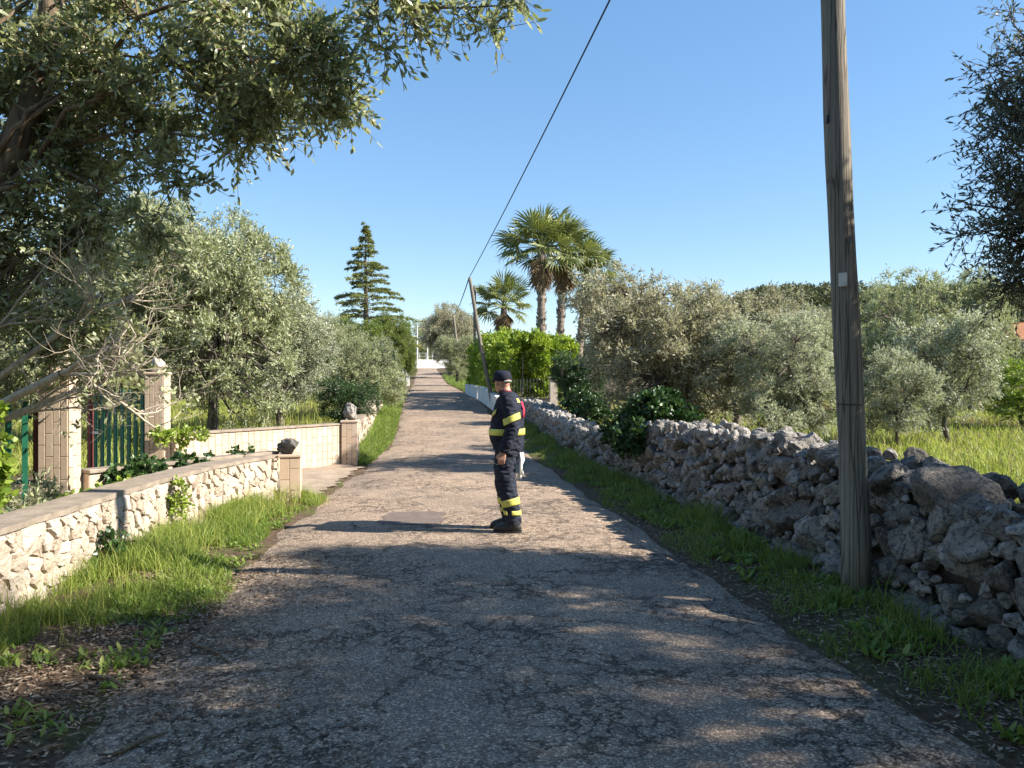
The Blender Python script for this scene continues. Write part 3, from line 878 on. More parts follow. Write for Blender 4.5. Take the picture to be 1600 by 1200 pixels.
def connect(mb, nodes, C, r, k=1.0, sides=4, minr=.006):
    N = np.array([p for p, _ in nodes]); nr_ = np.array([q_ for _, q_ in nodes])
    for c in C:
        d = np.linalg.norm(N - c, axis=1); j = int(np.argmin(d)); a = N[j]; L = d[j]
        if L < .05: continue
        m1 = a + (c - a) * .5 + r.normal(size=3) * L * .12 + np.array([0, 0, .05 * L])
        rr = max(minr, min(nr_[j] * .6, .012 + .012 * L)) * k
        mb.tube([a, m1, c], [rr, rr * .7, rr * .35], sides, False)

def twig_tubes(mb, A, B, rad):
    """three-sided twigs, vectorised"""
    n = len(A); T = unit(B - A); S = unit(np.cross(T, np.array([.3, .2, 1.0]))); Q = np.cross(T, S)
    a = np.array([0, 2.094, 4.189]); ring = np.cos(a)[None, :, None] * S[:, None] + np.sin(a)[None, :, None] * Q[:, None]
    V = np.concatenate([A[:, None] + ring * rad, B[:, None] + ring * rad * .35], 1).reshape(-1, 3)
    b = (np.arange(n) * 6)[:, None]
    q_ = np.concatenate([b + np.array([[i, (i + 1) % 3, 3 + (i + 1) % 3, 3 + i]]) for i in range(3)])
    mb.add(V, [q_])

def make_tree(lobes, base, fork, n_tips, r0, n_cl, n_tw, n_lf, tw, leaf, seed, droop=0., up=.25, gap=.15, hexa=False, twigs=0, inner=.45, gk=1.6, spread=.9):
    """returns trunk mesh and crown mesh around the tree's own origin"""
    r = np.random.default_rng(seed)
    C, out = crown_points(lobes, n_cl, r, inner, gap, gk, seed)
    mb = MB()
    step = max(1, len(C) // n_tips)
    tips = C[r.permutation(len(C))[:n_tips]]
    cen = np.average(np.array(lobes)[:, :3], axis=0, weights=np.prod(np.array(lobes)[:, 3:], axis=1))
    tips = cen + (tips - cen) * .72
    nodes = limbs(mb, base, fork, tips, r0, r)
    connect(mb, nodes, C, r)
    P, D, A, B = sprays(C, out, r, n_tw, n_lf, tw, droop, up, spread)
    if twigs:
        twig_tubes(mb, A[:int(len(A) * twigs)], B[:int(len(A) * twigs)], .004)
    L, W = leaf
    clump = np.repeat(r.normal(size=len(C)) * .14, n_tw * n_lf)
    rnd = np.clip(.5 + clump + r.normal(size=len(P)) * .2, 0, 1)
    cm = leaf_mesh('crown', P, D, L * r.uniform(.7, 1.25, len(P)), W * r.uniform(.8, 1.2, len(P)), rnd, r, hexa)
    return mb.mesh('trunk', True), cm

def plant(name, label, cat, tm, cm, loc, rz=0, sc=(1, 1, 1), mt=None, mc=None, group=None):
    t = thing(name, label, cat, loc, rz, group)
    if isinstance(sc, (int, float)): sc = (sc, sc, sc)
    for nm, me, m_ in (('trunk', tm, mt), ('crown', cm, mc)):
        o = bpy.data.objects.new(nm, me); COL.objects.link(o); o.parent = t; o.scale = sc
        if len(me.materials) == 0: me.materials.append(m_)
        elif me.materials[0] != m_:
            o.material_slots[0].link = 'OBJECT'; o.material_slots[0].material = m_
    return t

# olive prototypes: round crowns about 2 m radius on short gnarled trunks
def olive_lobes(seed, R_, H, n=7):
    r = np.random.default_rng(seed); lob = [(0, 0, H * .53, R_ * .78, R_ * .78, H * .40)]
    for k in range(n):
        a = k / n * 6.283 + r.uniform(-.3, .3); q_ = R_ * r.uniform(.42, .66)
        lob.append((math.cos(a) * q_, math.sin(a) * q_, H * r.uniform(.24, .80), R_ * r.uniform(.38, .52), R_ * r.uniform(.38, .52), H * r.uniform(.16, .24)))
    return lob
OL = []
for i in range(4):
    OL.append(make_tree(olive_lobes(100 + i, 2.0, 4.4, 8), (0, 0, -.2), (.1 - .1 * i, .06, 1.0), 10, .13, 580, 12, 8, .29, (.098, .029), 200 + i, .05, .30, .16, twigs=.5))
OS = [make_tree(olive_lobes(120 + i, 1.0, 2.4, 6), (0, 0, -.2), (.05, .03, .62), 7, .05, 190, 11, 9, .24, (.075, .021), 220 + i, .0, .42, .14, twigs=.5) for i in range(2)]

def olive(px, Y, top_py, rad, label, proto, mat, name='olive_tree', rz=0, small=False, flat=1.0, group=None, bark='bark_olive'):
    x = (px - 800) / F * Y; z = float(gz(x, Y)); top = CAM_H - (top_py - 600) / F * Y - z
    tm, cm = (OS if small else OL)[proto]; H0, R0 = (2.4, 1.0) if small else (4.4, 2.0)
    s = rad / R0
    return plant(name, label, 'tree', tm, cm, (x, Y, z), rz, (s, s * flat, top / (H0 * .97)), M[bark], M[mat], group)

# right-hand field
olive(1038, 14.6, 418, 1.80, 'broad greyish brown twiggy tree behind the dry-stone wall and the ivy', 0, 'leaf_grey', 'wild_olive_tree', .4)
olive(1150, 17.5, 452, 1.5, 'greyish twiggy tree filling in between the broad brown tree and the olive', 1, 'leaf_grey', 'wild_olive_tree', 2.1)
olive(1212, 13.3, 492, 1.17, 'rounded silvery olive bush growing just over the dry-stone wall', 2, 'leaf_olive_silver', rz=1.0)
olive(1402, 13.8, 548, .74, 'small young silvery olive on a thin bare stem in the field', 0, 'leaf_olive_silver', rz=.3, small=True)
olive(1482, 14.8, 474, 1.02, 'taller silvery olive with a leaning stem in the sunny field', 1, 'leaf_olive_silver', rz=2.6, small=True)
olive(1420, 22, 408, 1.9, 'large dark green olive tree behind the silvery young olives', 3, 'leaf_olive', rz=.9)
olive(1515, 23.5, 432, 1.5, 'large olive green tree in front of the terracotta roof', 1, 'leaf_olive', rz=3.3)
olive(1600, 19, 560, 1.3, 'low yellowish olive bush at the sunny edge of the field', 0, 'leaf_bright', rz=1.3, small=True)
olive(1330, 27, 500, 1.7, 'grey olive behind the wooden pole, deeper in the field', 2, 'leaf_olive', rz=5.0)
olive(1245, 30, 478, 1.8, 'brownish scrubby olive below the wooded hill', 0, 'leaf_grey', rz=4.0)
olive(1690, 27, 530, 1.6, 'olive tree at the far edge of the right-hand field', 3, 'leaf_olive', rz=2.0)
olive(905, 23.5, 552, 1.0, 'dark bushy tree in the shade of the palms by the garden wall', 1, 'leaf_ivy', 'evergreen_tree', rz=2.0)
olive(975, 41, 440, 2.3, 'grey olive tree standing behind the palms', 2, 'leaf_grey', rz=.2)
# left-hand yard
olive(335, 18.5, 332, 2.25, 'tall olive tree in the yard behind the tiled wall', 1, 'leaf_olive', rz=.5)
olive(440, 22.5, 448, 1.75, 'silvery olive tree leaning over the yard grass', 0, 'leaf_olive_silver', rz=2.5)
olive(150, 19.0, 318, 2.6, 'old olive tree behind the gate pillars', 2, 'leaf_olive', rz=4.5)
olive(-40, 16.5, 330, 2.4, 'olive tree behind the dark barred gate leaf', 3, 'leaf_olive', rz=1.5)
olive(574, 25.5, 515, 1.35, 'dull green olive bush hanging over the roadside wall', 3, 'leaf_olive', rz=3.5)
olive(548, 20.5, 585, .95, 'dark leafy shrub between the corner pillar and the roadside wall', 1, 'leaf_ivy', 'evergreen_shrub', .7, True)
olive(505, 33, 498, 2.0, 'olive tree at the back of the yard', 2, 'leaf_olive', rz=1.1)
olive(250, 30, 420, 2.8, 'wide olive at the back of the yard behind the tall olive', 0, 'leaf_olive', rz=2.9)
olive(572, 38, 530, 1.6, 'pale olive beside the lane past the roadside wall', 1, 'leaf_olive', rz=5.5)
# along the far lane
olive(704, 86, 478, 3.6, 'tall grey tree on the right of the far lane', 1, 'leaf_grey', 'roadside_tree', .6)
olive(716, 62, 525, 1.9, 'scrubby grey bush right of the far lane, by the dark slim pole', 2, 'leaf_olive', 'roadside_tree', 1.6)
olive(640, 160, 500, 7, 'dark tree behind the end wall, beside the lamp posts', 3, 'leaf_olive', 'roadside_tree', 2.6)
olive(700, 168, 496, 7, 'dark tree behind the end wall, away from the lamp posts', 0, 'leaf_olive', 'roadside_tree', .2)
olive(760, 100, 530, 4.5, 'grey tree behind the bright hedge', 2, 'leaf_olive', 'roadside_tree', 4.2)
olive(634, 58, 495, .9, 'yellow-green bushy conifer beside the layered cedar', 3, 'leaf_conifer', 'conifer_tree', 1.2)
olive(612, 54, 492, 1.4, 'yellow-green conifer touching the layered cedar', 1, 'leaf_conifer', 'conifer_tree', 3.0)
olive(556, 50, 500, 2.3, 'brownish bushy tree below the layered cedar', 2, 'leaf_conifer', 'conifer_tree', 3.0)

# unseen trees added behind the viewer to deepen shade on the near lane
for (x_, y_, s_, k_, lb_) in ((6.5, -5.5, 2.3, 0, 'unseen large tree added on the right verge to deepen shade on the near lane'), (-6.0, -4.5, 2.4, 1, 'unseen large tree added on the left verge to deepen shade on the near lane'), (0.5, -12.5, 2.6, 3, 'unseen large tree added across the lane behind the viewer to deepen its shade')):
    plant('roadside_tree', lb_, 'tree', OL[k_][0], OL[k_][1], (x_, y_, 0), k_ * 1.3, (s_, s_, s_ * .9), M['bark_olive'], M['leaf_olive'])
# the layered cedar
def cedar(label, px, Y, top_py, width):
    r = np.random.default_rng(31); x = (px - 800) / F * Y; z0 = float(gz(x, Y)); H = CAM_H - (top_py - 600) / F * Y - z0
    t = thing('cedar_tree', label, 'tree', (x, Y, z0)); mb = MB()
    mb.tube([(0, 0, -.2), (.05, 0, H * .4), (0, .03, H * .8), (0, 0, H)], [.26, .19, .08, .015], 8)
    Ps, Ds, Ns = [], [], []
    h = H * .20; k = 0
    while h < H * .985:
        f = 1 - (h - H * .2) / (H * .8)
        for b in range(6):
            a = k * 2.4 + b * 1.047 + r.uniform(-.6, .6); L = width / 2 * (f ** 1.08) * r.uniform(.55, 1.2) + .06
            if r.random() < .1: L *= .5
            n = max(4, int(L * 7)); tt = np.linspace(0, 1, n)
            bx = math.cos(a) * L * tt; by = math.sin(a) * L * tt; bz = h + L * (r.uniform(.22, .45) * tt - .34 * tt ** 2) + r.uniform(-.22, .22)
            bp = np.stack([bx, by, bz], 1); mb.tube(bp, np.linspace(.035 * f + .01, .006, n), 4, False)
            m_ = int(105 * L + 25); tq = r.uniform(.12, 1, m_) ** .8; side = r.normal(size=m_) * .24 * (1.15 - tq) * L * .8
            P = np.stack([np.interp(tq, tt, bx) - math.sin(a) * side, np.interp(tq, tt, by) + math.cos(a) * side, np.interp(tq, tt, bz) + r.normal(size=m_) * .035 - abs(side) * .12], 1)
            D = unit(np.stack([math.cos(a) + r.normal(size=m_) * .6, math.sin(a) + r.normal(size=m_) * .6, r.normal(size=m_) * .35 - .12], 1))
            Ps.append(P); Ds.append(D)
        k += 1; h += .62 * (.5 + .6 * f)
    P = np.concatenate(Ps); D = np.concatenate(Ds)
    cm = leaf_mesh('crown', P, D, r.uniform(.16, .32, len(P)), r.uniform(.04, .075, len(P)), np.clip(.5 + .25 * r.normal(size=len(P)), 0, 1), r)
    link('trunk', mb.mesh('trunk', True), M['bark_olive'], t); link('crown', cm, M['leaf_cedar'], t)
cedar('tall layered cedar with a pointed top standing above the yard trees', 571, 55, 348, 8.6)

# the near evergreen oak on the left
def px_lobes(L):
    out = []
    for px_, py_, Y, rp in L:
        p = pix(px_, py_, Y); q_ = rp * Y / F; out.append((p.x, p.y, p.z, q_, q_, q_))
    return np.array(out)
oak_base = np.array([-5.7, 6.4, 0.0])
OAKL = px_lobes([(40, 50, 7.6, 150), (250, 60, 7.1, 130), (420, 80, 6.8, 110), (480, 120, 6.6, 75), (360, 190, 7.0, 80), (190, 190, 7.4, 100), (50, 220, 7.5, 100),
                 (290, 280, 7.0, 55), (40, 400, 7.5, 105), (30, 520, 7.4, 90), (140, 540, 7.3, 62), (110, 330, 7.3, 60), (230, 330, 7.0, 40), (610, 10, 6.2, 40),
                 (-160, 100, 7.6, 220), (-180, 400, 7.6, 160)])
loc = OAKL.copy(); loc[:, :3] -= oak_base
fork = pix(-60, 330, 7.0); fork = np.array(fork[:]) - oak_base
oak = thing('evergreen_oak', 'big evergreen oak hanging its leafy branches over the gate and lane', 'tree', tuple(oak_base))
r = np.random.default_rng(77)
C, out = crown_points(loc, 1080, r, .5, .18, 2.4, 3)
branch_pts = [np.array(pix(a, b, c)[:]) - oak_base for a, b, c in ((640, 0, 6.2), (690, 18, 6.1), (740, 8, 6.0), (775, 28, 5.95), (795, 10, 5.95), (655, 55, 6.2), (600, 70, 6.3))]
C = np.concatenate([C, np.repeat(np.array(branch_pts), 2, 0) + r.normal(size=(14, 3)) * .05]); out = np.concatenate([out, np.tile([.6, -.1, -.2], (14, 1))])
mb = MB()
tips = [np.array(pix(a, b, c)[:]) - oak_base for a, b, c in ((300, 60, 7), (480, 60, 6.7), (380, 200, 7), (200, 180, 7.3), (70, -250, 7.3), (330, -220, 6.8), (560, -60, 6.4), (60, 420, 7.4), (130, 520, 7.3), (280, 280, 7.0), (-150, 100, 7.5))]
nodes = limbs(mb, (0, 0, -.2), fork, tips, .05, r, .10)
# the main stem seen at the top of the picture
stem = [np.array(pix(a, b, c)[:]) - oak_base for a, b, c in ((-60, 330, 7.0), (20, 240, 7.1), (62, 120, 7.2), (80, 20, 7.2), (85, -120, 7.2), (70, -300, 7.2))]
mb.tube(stem, [.15, .135, .12, .105, .09, .05], 10)
twl = [np.array(pix(a, b, c)[:]) - oak_base for a, b, c in ((500, -60, 6.4), (590, -10, 6.25), (650, 12, 6.15), (720, 12, 6.05), (795, 8, 5.95))]
mb.tube(twl, [.03, .02, .014, .009, .004], 6); nodes += [(p, .012) for p in twl]
connect(mb, nodes, C, r)
P, D, A, B = sprays(C, out, r, 9, 7, .30, .22, .10, .85)
twig_tubes(mb, A, B, .0045)
rnd = np.clip(.5 + np.repeat(r.normal(size=len(C)) * .15, 63) + r.normal(size=len(P)) * .2, 0, 1)
link('trunk', mb.mesh('trunk', True), M['bark_oak'], oak)
link('crown', leaf_mesh('crown', P, D, .082 * r.uniform(.65, 1.25, len(P)), .030 * r.uniform(.75, 1.25, len(P)), rnd, r, True), M['leaf_oak'], oak)

# the pale bare-branched shrub by the gate
bare = thing('bare_shrub', 'pale bare-branched shrub reaching across the gate pillars', 'shrub', (-5.35, 6.9, .05))
BO = np.array([-5.35, 6.9, .05]); mbr = MB(); r = np.random.default_rng(5); tipsB = []
mbr.tube([(-.55, 0, -.15), (-.48, 0, .4), (-.32, 0, .97)], [.075, .06, .05], 10)
def grow(p, d, L, rad, lev):
    n = 5; pts = [p]; rr = [rad]; dd = d
    for k in range(n):
        dd = unit(dd + r.normal(size=3) * .16 + np.array([0, 0, .05])); p = p + dd * L / n; pts.append(p); rr.append(rad * (1 - .45 * (k + 1) / n))
    mbr.tube(pts, rr, 6 if lev < 3 else 4, False)
    if lev >= 5 or rad < .0022:
        tipsB.append((p, dd)); return
    for k in range(3 if lev < 4 else 2):
        j = r.integers(2, n + 1); nd = unit(dd + r.normal(size=3) * np.array([.62, .42, .55]))
        grow(pts[j], nd, L * r.uniform(.58, .82), rr[j] * r.uniform(.55, .75), lev + 1)
for (a, b, c), rd in (((95, 584, 6.7), .036), ((40, 645, 6.9), .022), ((120, 500, 7.0), .026), ((150, 600, 6.9), .026), ((-20, 520, 6.9), .022)):
    tgt = np.array(pix(a, b, c)[:]) - BO; s0 = np.array([-.32, 0, .95]); L0 = np.linalg.norm(tgt - s0)
    mid_ = s0 + (tgt - s0) * .5 + np.array([0, 0, -.05]); mbr.tube([s0, mid_, tgt], [rd * 1.3, rd * 1.1, rd], 8, False)
    d0 = unit(tgt - mid_)
    for k in range(4): grow(tgt, unit(d0 + np.array([.5, -.05, .10]) + r.normal(size=3) * np.array([.4, .3, .42])), r.uniform(.42, .72), rd * .62, 1)
link('branches', mbr.mesh('branches', True), M['bark_pale'], bare)
TP_ = np.array([p for p, _ in tipsB]); sel = r.random(len(TP_)) < .16
P, D, A, B = sprays(TP_[sel], np.array([d for _, d in tipsB])[sel], r, 3, 4, .10, .1, .2)
link('leaves', leaf_mesh('leaves', P, D, .05, .026, r.random(len(P)), r, True), M['leaf_olive'], bare)

# the shading tree on the right, only its edge in view
rt = thing('roadside_tree', 'dark small-leaved tree leaning in over the dry-stone wall', 'tree', (7.6, 4.0, .4))
RO = np.array([7.6, 4.0, .4])
RL = np.array([(7.6, 2.6, 5.3, 3.1, 2.4, 1.9), (5.6, 3.0, 4.6, 1.8, 2.0, 1.4), (9.6, 2.6, 6.0, 2.2, 2.2, 1.7), (4.95, 5.85, 3.6, .95, .75, 1.15), (4.35, 6.0, 2.95, .62, .5, .42), (4.6, 5.9, 2.45, .5, .5, .35), (5.6, 5.1, 4.3, 1.1, .8, .9), (4.75, 6.0, 4.3, .5, .4, .5),
               (3.85, 6.0, 2.95, .38, .35, .35), (4.05, 6.0, 3.5, .35, .35, .4), (4.05, 6.0, 4.1, .28, .3, .4), (4.0, 6.0, 2.5, .28, .3, .22), (5.2, 1.6, 4.6, 1.6, 1.4, 1.3), (7.6, .4, 5.4, 2.4, 2.0, 1.7), (6.4, -2.0, 5.2, 2.6, 2.0, 1.8)])
loc = RL.copy(); loc[:, :3] -= RO
r = np.random.default_rng(9)
C, out = crown_points(loc, 2250, r, .1, .10, 1.3, 8)
edge = crown_points(loc[[3, 4, 5, 7, 8, 9, 10, 11]], 230, r, .2, .12, 2.0, 4); C = np.concatenate([C, edge[0]]); out = np.concatenate([out, edge[1]])
mb = MB(); nodes = limbs(mb, (0, 0, -.3), (-.2, .1, 2.2), list(C[r.permutation(min(600, len(C)))[:10]]) + [np.array([4.7, 6.2, 3.6]) - RO, np.array([4.6, 6.2, 2.8]) - RO], .2, r)
connect(mb, nodes, C, r); P, D, A, B = sprays(C, out, r, 10, 8, .30, .08, .2, .95); twig_tubes(mb, A, B, .004)
link('trunk', mb.mesh('trunk', True), M['bark_olive'], rt)
link('crown', leaf_mesh('crown', P, D, .058 * r.uniform(.7, 1.25, len(P)), .017, np.clip(.45 + .22 * r.normal(size=len(P)), 0, 1), r), M['leaf_wild'], rt)

# ------------------------------------------------------------------ palms
def fan_mesh(seed, dead=False):
    """a fan leaf: petiole along +X, blade of narrow folded segments with hanging tips"""
    r = np.random.default_rng(seed); mb = MB(); pet = .95 if not dead else .35
    mb.tube([(0, 0, 0), (pet * .5, 0, .03), (pet, 0, 0)], [.022, .016, .012], 5)
    nseg = 20; V = []; Q = []; rn = []
    for k in range(nseg):
        a = (k / (nseg - 1) - .5) * (4.0 if not dead else 1.3); a += r.normal() * .03
        L = (.95 if abs(a) < 1.3 else .75) * r.uniform(.88, 1.08); w = .034
        d = np.array([math.cos(a), math.sin(a), 0]); s_ = np.array([-math.sin(a), math.cos(a), 0])
        o = np.array([pet, 0, 0]); fold = .02
        droop = r.uniform(.12, .35) if not dead else r.uniform(.05, .2)
        p = [o, o + d * L * .55 + s_ * w - np.array([0, 0, fold]), o + d * L * .55 + np.array([0, 0, fold]), o + d * L * .55 - s_ * w - np.array([0, 0, fold]),
             o + d * L * .8 + s_ * w * .4 - np.array([0, 0, droop * .35]), o + d * L * .8 - s_ * w * .4 - np.array([0, 0, droop * .35]), o + d * L * (.95 - droop * .2) - np.array([0, 0, droop])]
        b = len(V); V += p; Q += [[b, b + 1, b + 2, b + 2], [b, b + 2, b + 3, b + 3], [b + 1, b + 4, b + 2, b + 2], [b + 2, b + 4, b + 5, b + 5], [b + 3, b + 2, b + 5, b + 5], [b + 4, b + 6, b + 5, b + 5]]
    tri = np.array([q_[:3] for q_ in Q]); n0 = mb.n
    mb.add(np.array(V), [tri]); tot = mb.n
    return mb.mesh('frond', False, np.clip(.5 + .22 * r.normal(size=tot), 0, 1))
FAN = [fan_mesh(i) for i in range(3)]; FAND = [fan_mesh(20 + i, True) for i in range(2)]
for m_ in FAN: m_.materials.append(M['leaf_palm'])
for m_ in FAND: m_.materials.append(M['leaf_dead'])
def palm(label, px_, Y, crown_py, seed, n=40, nd=18, trunk_r=.21, sc=1.25, lean=0.0):
    r = random.Random(seed); x = (px_ - 800) / F * Y; z0 = float(gz(x, Y)); H = CAM_H - (crown_py - 600) / F * Y - z0
    t = thing('fan_palm', label, 'palm tree', (x, Y, z0)); mb = MB(); pts = []; rad = []
    nn = int(H / .11)
    for k in range(nn + 1):
        u = k / nn; pts.append((lean * u, .06 * math.sin(u * 3), -.2 + (H + .2) * u)); rad.append(trunk_r * (1.15 - .35 * u + .25 * max(0, 1 - u * 6)) * (1 + (.07 if k % 2 else -.03)) + r.uniform(-.008, .008))
    mb.tube(pts, rad, 14); mb.build('trunk', M['bark_palm'], t)
    mb = MB()    # cut leaf bases on the trunk
    for k in range(int(nn * 2.2)):
        u = r.uniform(.3, .99); a = r.uniform(0, 6.28); rr = trunk_r * (1.12 - .33 * u); p = np.array([lean * u + math.cos(a) * rr, math.sin(a) * rr, H * u])
        mb.tube([p, p + np.array([math.cos(a) * .07, math.sin(a) * .07, .12])], [.035, .012], 4)
    mb.build('leaf_bases', M['bark_palm'], t)['kind'] = 'stuff'
    for k in range(n + nd):
        dead = k >= n; u = (k + .5) / n if not dead else (k - n + .5) / nd
        el = R(82 - 112 * u ** .9 + r.uniform(-9, 9)) if not dead else R(-58 - 28 * u + r.uniform(-9, 9)); az = k * 2.39996 + r.uniform(-.2, .2)
        o = bpy.data.objects.new('dead_frond' if dead else 'frond', (FAND if dead else FAN)[k % (2 if dead else 3)]); COL.objects.link(o); o.parent = t
        o.location = (lean, 0, H - (.0 if not dead else .10 + .75 * u)); o.rotation_euler = (r.uniform(-.5, .5), -el, az); s_ = sc * r.uniform(.85, 1.12) * (1 if not dead else .85); o.scale = (s_, s_, s_)
palm('tallest fan palm with a grey trunk and brown skirt, behind the bright hedge', 846, 35.0, 388, 1, 32, 22, .195, 1.22)
palm('second fan palm with a pale scarred trunk, beside the tallest palm', 872, 36.5, 396, 2, 30, 18, .18, 1.18, .25)
palm('lower fan palm leaning out from behind the two tall palms', 898, 38.0, 430, 3, 26, 10, .18, 1.15, .6)
palm('separate shorter fan palm standing behind the hedge, nearer the lane', 787, 46.0, 478, 4, 28, 20, .22, 1.2)

# ------------------------------------------------------------------ hedge, ivy, shrubs
def leafy(name, label, cat, pts_fn, n, mat, leaf, seed, loc, stems=None, tw=.2, hexa=True, group=None):
    r = np.random.default_rng(seed); C, out = pts_fn(r); t = thing(name, label, cat, loc, 0, group); o = np.array(loc)
    P, D, A, B = sprays(C - o, out, r, n[0], n[1], tw, .05, .35, .8); mb = MB()
    base = np.array([0, 0, 0.])
    twig_tubes(mb, A, B, .004)
    if stems:
        for s_ in stems: mb.tube([np.array(s_[0]) - o, np.array(s_[1]) - o], [.03, .015], 5)
    link('stems', mb.mesh('stems'), M['bark_olive'], t)
    rnd = np.clip(.5 + np.repeat(r.normal(size=len(C)) * .17, n[0] * n[1]) + r.normal(size=len(P)) * .18, 0, 1)
    link('foliage', leaf_mesh('foliage', P, D, leaf[0] * r.uniform(.7, 1.2, len(P)), leaf[1], rnd, r, hexa), M[mat], t)
    return t
def hedge_pts(p0, p1, w, h, n):
    p0 = np.array(p0); p1 = np.array(p1); e = p1 - p0; L = np.linalg.norm(e); e = e / L; nr_ = np.array([-e[1], e[0]])
    def f(r):
        u = r.uniform(0, L, n); a = r.uniform(-1, 1, n); v = r.random(n)
        shell = r.random(n) < .8
        side = r.integers(0, 3, n)
        a = np.where(shell & (side == 0), -1, np.where(shell & (side == 1), a, a)); v = np.where(shell & (side == 1), 1, v); a = np.where(shell & (side == 2), 1, a)
        XY = p0 + e * u[:, None] + nr_ * (a * w / 2)[:, None]; bulge = .26 * wob(np.stack([u, a * w, v * h], 1), 1.6)
        Z = gz(XY[:, 0], XY[:, 1]) + .5 + (h - .5) * v * (1 + .06 * np.sin(u * 1.7))
        out = unit(np.stack([nr_[0] * a, nr_[1] * a, (v > .9) * 1.2 + .15], 1) + 1e-3)
        P = np.stack([XY[:, 0], XY[:, 1], Z], 1) + out * bulge[:, None]
        return P, out
    return f
def st(p0, p1, h, n=12): return [((x, y, float(gz(x, y)) - .1), (x + .05, y, float(gz(x, y)) + h * .8)) for x, y in zip(np.linspace(p0[0], p1[0], n), np.linspace(p0[1], p1[1], n))]
leafy('clipped_hedge', 'bright yellow-green hedge along the lane above the white garden wall', 'hedge', hedge_pts((.35, 27.7), (-1.5, 42.0), 1.2, 2.4, 950), (6, 6), 'leaf_hedge', (.15, .065), 41, (-1, 34, .8), st((.35, 27.7), (-1.5, 42), 2.5), .30)
leafy('clipped_hedge', 'bright yellow-green hedge behind the thin railing, under the tall palms', 'hedge', hedge_pts((.6, 28.0), (2.15, 29.2), 1.2, 2.3, 360), (6, 7), 'leaf_hedge', (.13, .06), 42, (1, 28.5, .7), st((-.1, 27.9), (2.15, 29.2), 2.4, 6), .28)
def blob_pts(lob, n, inner=.3):
    def f(r): return crown_points(np.array(lob), n, r, inner, .1, 2.5, 2)
    return f
leafy('ivy_bush', 'dark green ivy bush sprawling over the dry-stone wall', 'shrub', blob_pts([(2.28, 12.4, 1.05, .42, .5, .36), (1.95, 12.2, .85, .3, .45, .34), (2.45, 12.6, 1.2, .4, .4, .30), (1.9, 12.9, .8, .3, .4, .3), (2.7, 12.3, 1.0, .3, .3, .25)], 300), (7, 6), 'leaf_ivy', (.07, .05), 44, (2.25, 12.4, .6), [((2.2, 12.4, 0.2), (2.25, 12.4, 1.1))], .14)
leafy('garden_shrub', 'low dark green shrub beside the palm trunks above the wall', 'shrub', blob_pts([(1.9, 22.0, .95, .4, .6, .45), (2.3, 21.5, .85, .45, .6, .38)], 130), (7, 6), 'leaf_ivy', (.10, .05), 45, (1.6, 22, .3), None, .2)
leafy('climbing_ivy', 'ivy trailing over the planter wall in front of the gate', 'ivy', blob_pts([(-4.25, 8.8, .60, .2, .3, .11), (-4.0, 9.35, .62, .2, .3, .09), (-3.75, 9.8, .64, .15, .3, .07), (-4.35, 8.55, .4, .2, .25, .25), (-3.95, 9.2, .40, .2, .4, .2), (-3.55, 10.2, .66, .12, .2, .05)], 200), (6, 5), 'leaf_ivy', (.06, .05), 46, (-4.0, 9.3, .1), None, .10)
leafy('ivy_patch', 'bright yellow-green ivy leaves in the bed behind the rubble wall', 'ivy', blob_pts([(-3.98, 7.9, .46, .25, .5, .12), (-4.15, 7.3, .36, .25, .4, .16)], 60), (6, 5), 'leaf_bright', (.06, .05), 47, (-4, 7.9, .1), None, .10)
leafy('ivy_patch', 'bright green climber at the foot of the gate pillar carrying the open leaf', 'ivy', blob_pts([(-5.0, 11.9, .80, .26, .10, .10), (-5.3, 11.6, .85, .10, .10, .14)], 24), (6, 5), 'leaf_bright', (.06, .045), 48, (-5.1, 11.9, .1), None, .12)
leafy('creeper', 'bright yellow-green creeper hanging beside the dark barred gate leaf', 'climber', blob_pts([(-4.15, 6.05, 1.05, .12, .15, .42), (-4.2, 6.1, .75, .16, .15, .3)], 60), (6, 5), 'leaf_bright', (.07, .055), 49, (-4.2, 6.1, .1), None, .10)
leafy('garden_shrub', 'scruffy low shrub in front of the dark barred gate leaf', 'shrub', blob_pts([(-4.5, 6.9, .42, .45, .5, .32), (-4.2, 6.6, .4, .3, .4, .25)], 90), (7, 6), 'leaf_olive', (.06, .018), 50, (-4.5, 6.9, .1), None, .16, False)
leafy('verge_plant', 'leafy weed climbing the face of the rubble wall', 'plant', blob_pts([(-3.43, 7.9, .42, .05, .08, .2)], 11), (6, 5), 'leaf_bright', (.05, .03), 51, (-3.4, 7.9, .05), None, .09)
leafy('verge_plant', 'dark leafy weed in the joint of the rubble wall', 'plant', blob_pts([(-3.38, 6.45, .2, .08, .14, .16)], 22), (6, 5), 'leaf_ivy', (.05, .035), 52, (-3.35, 6.45, .05), None, .09)

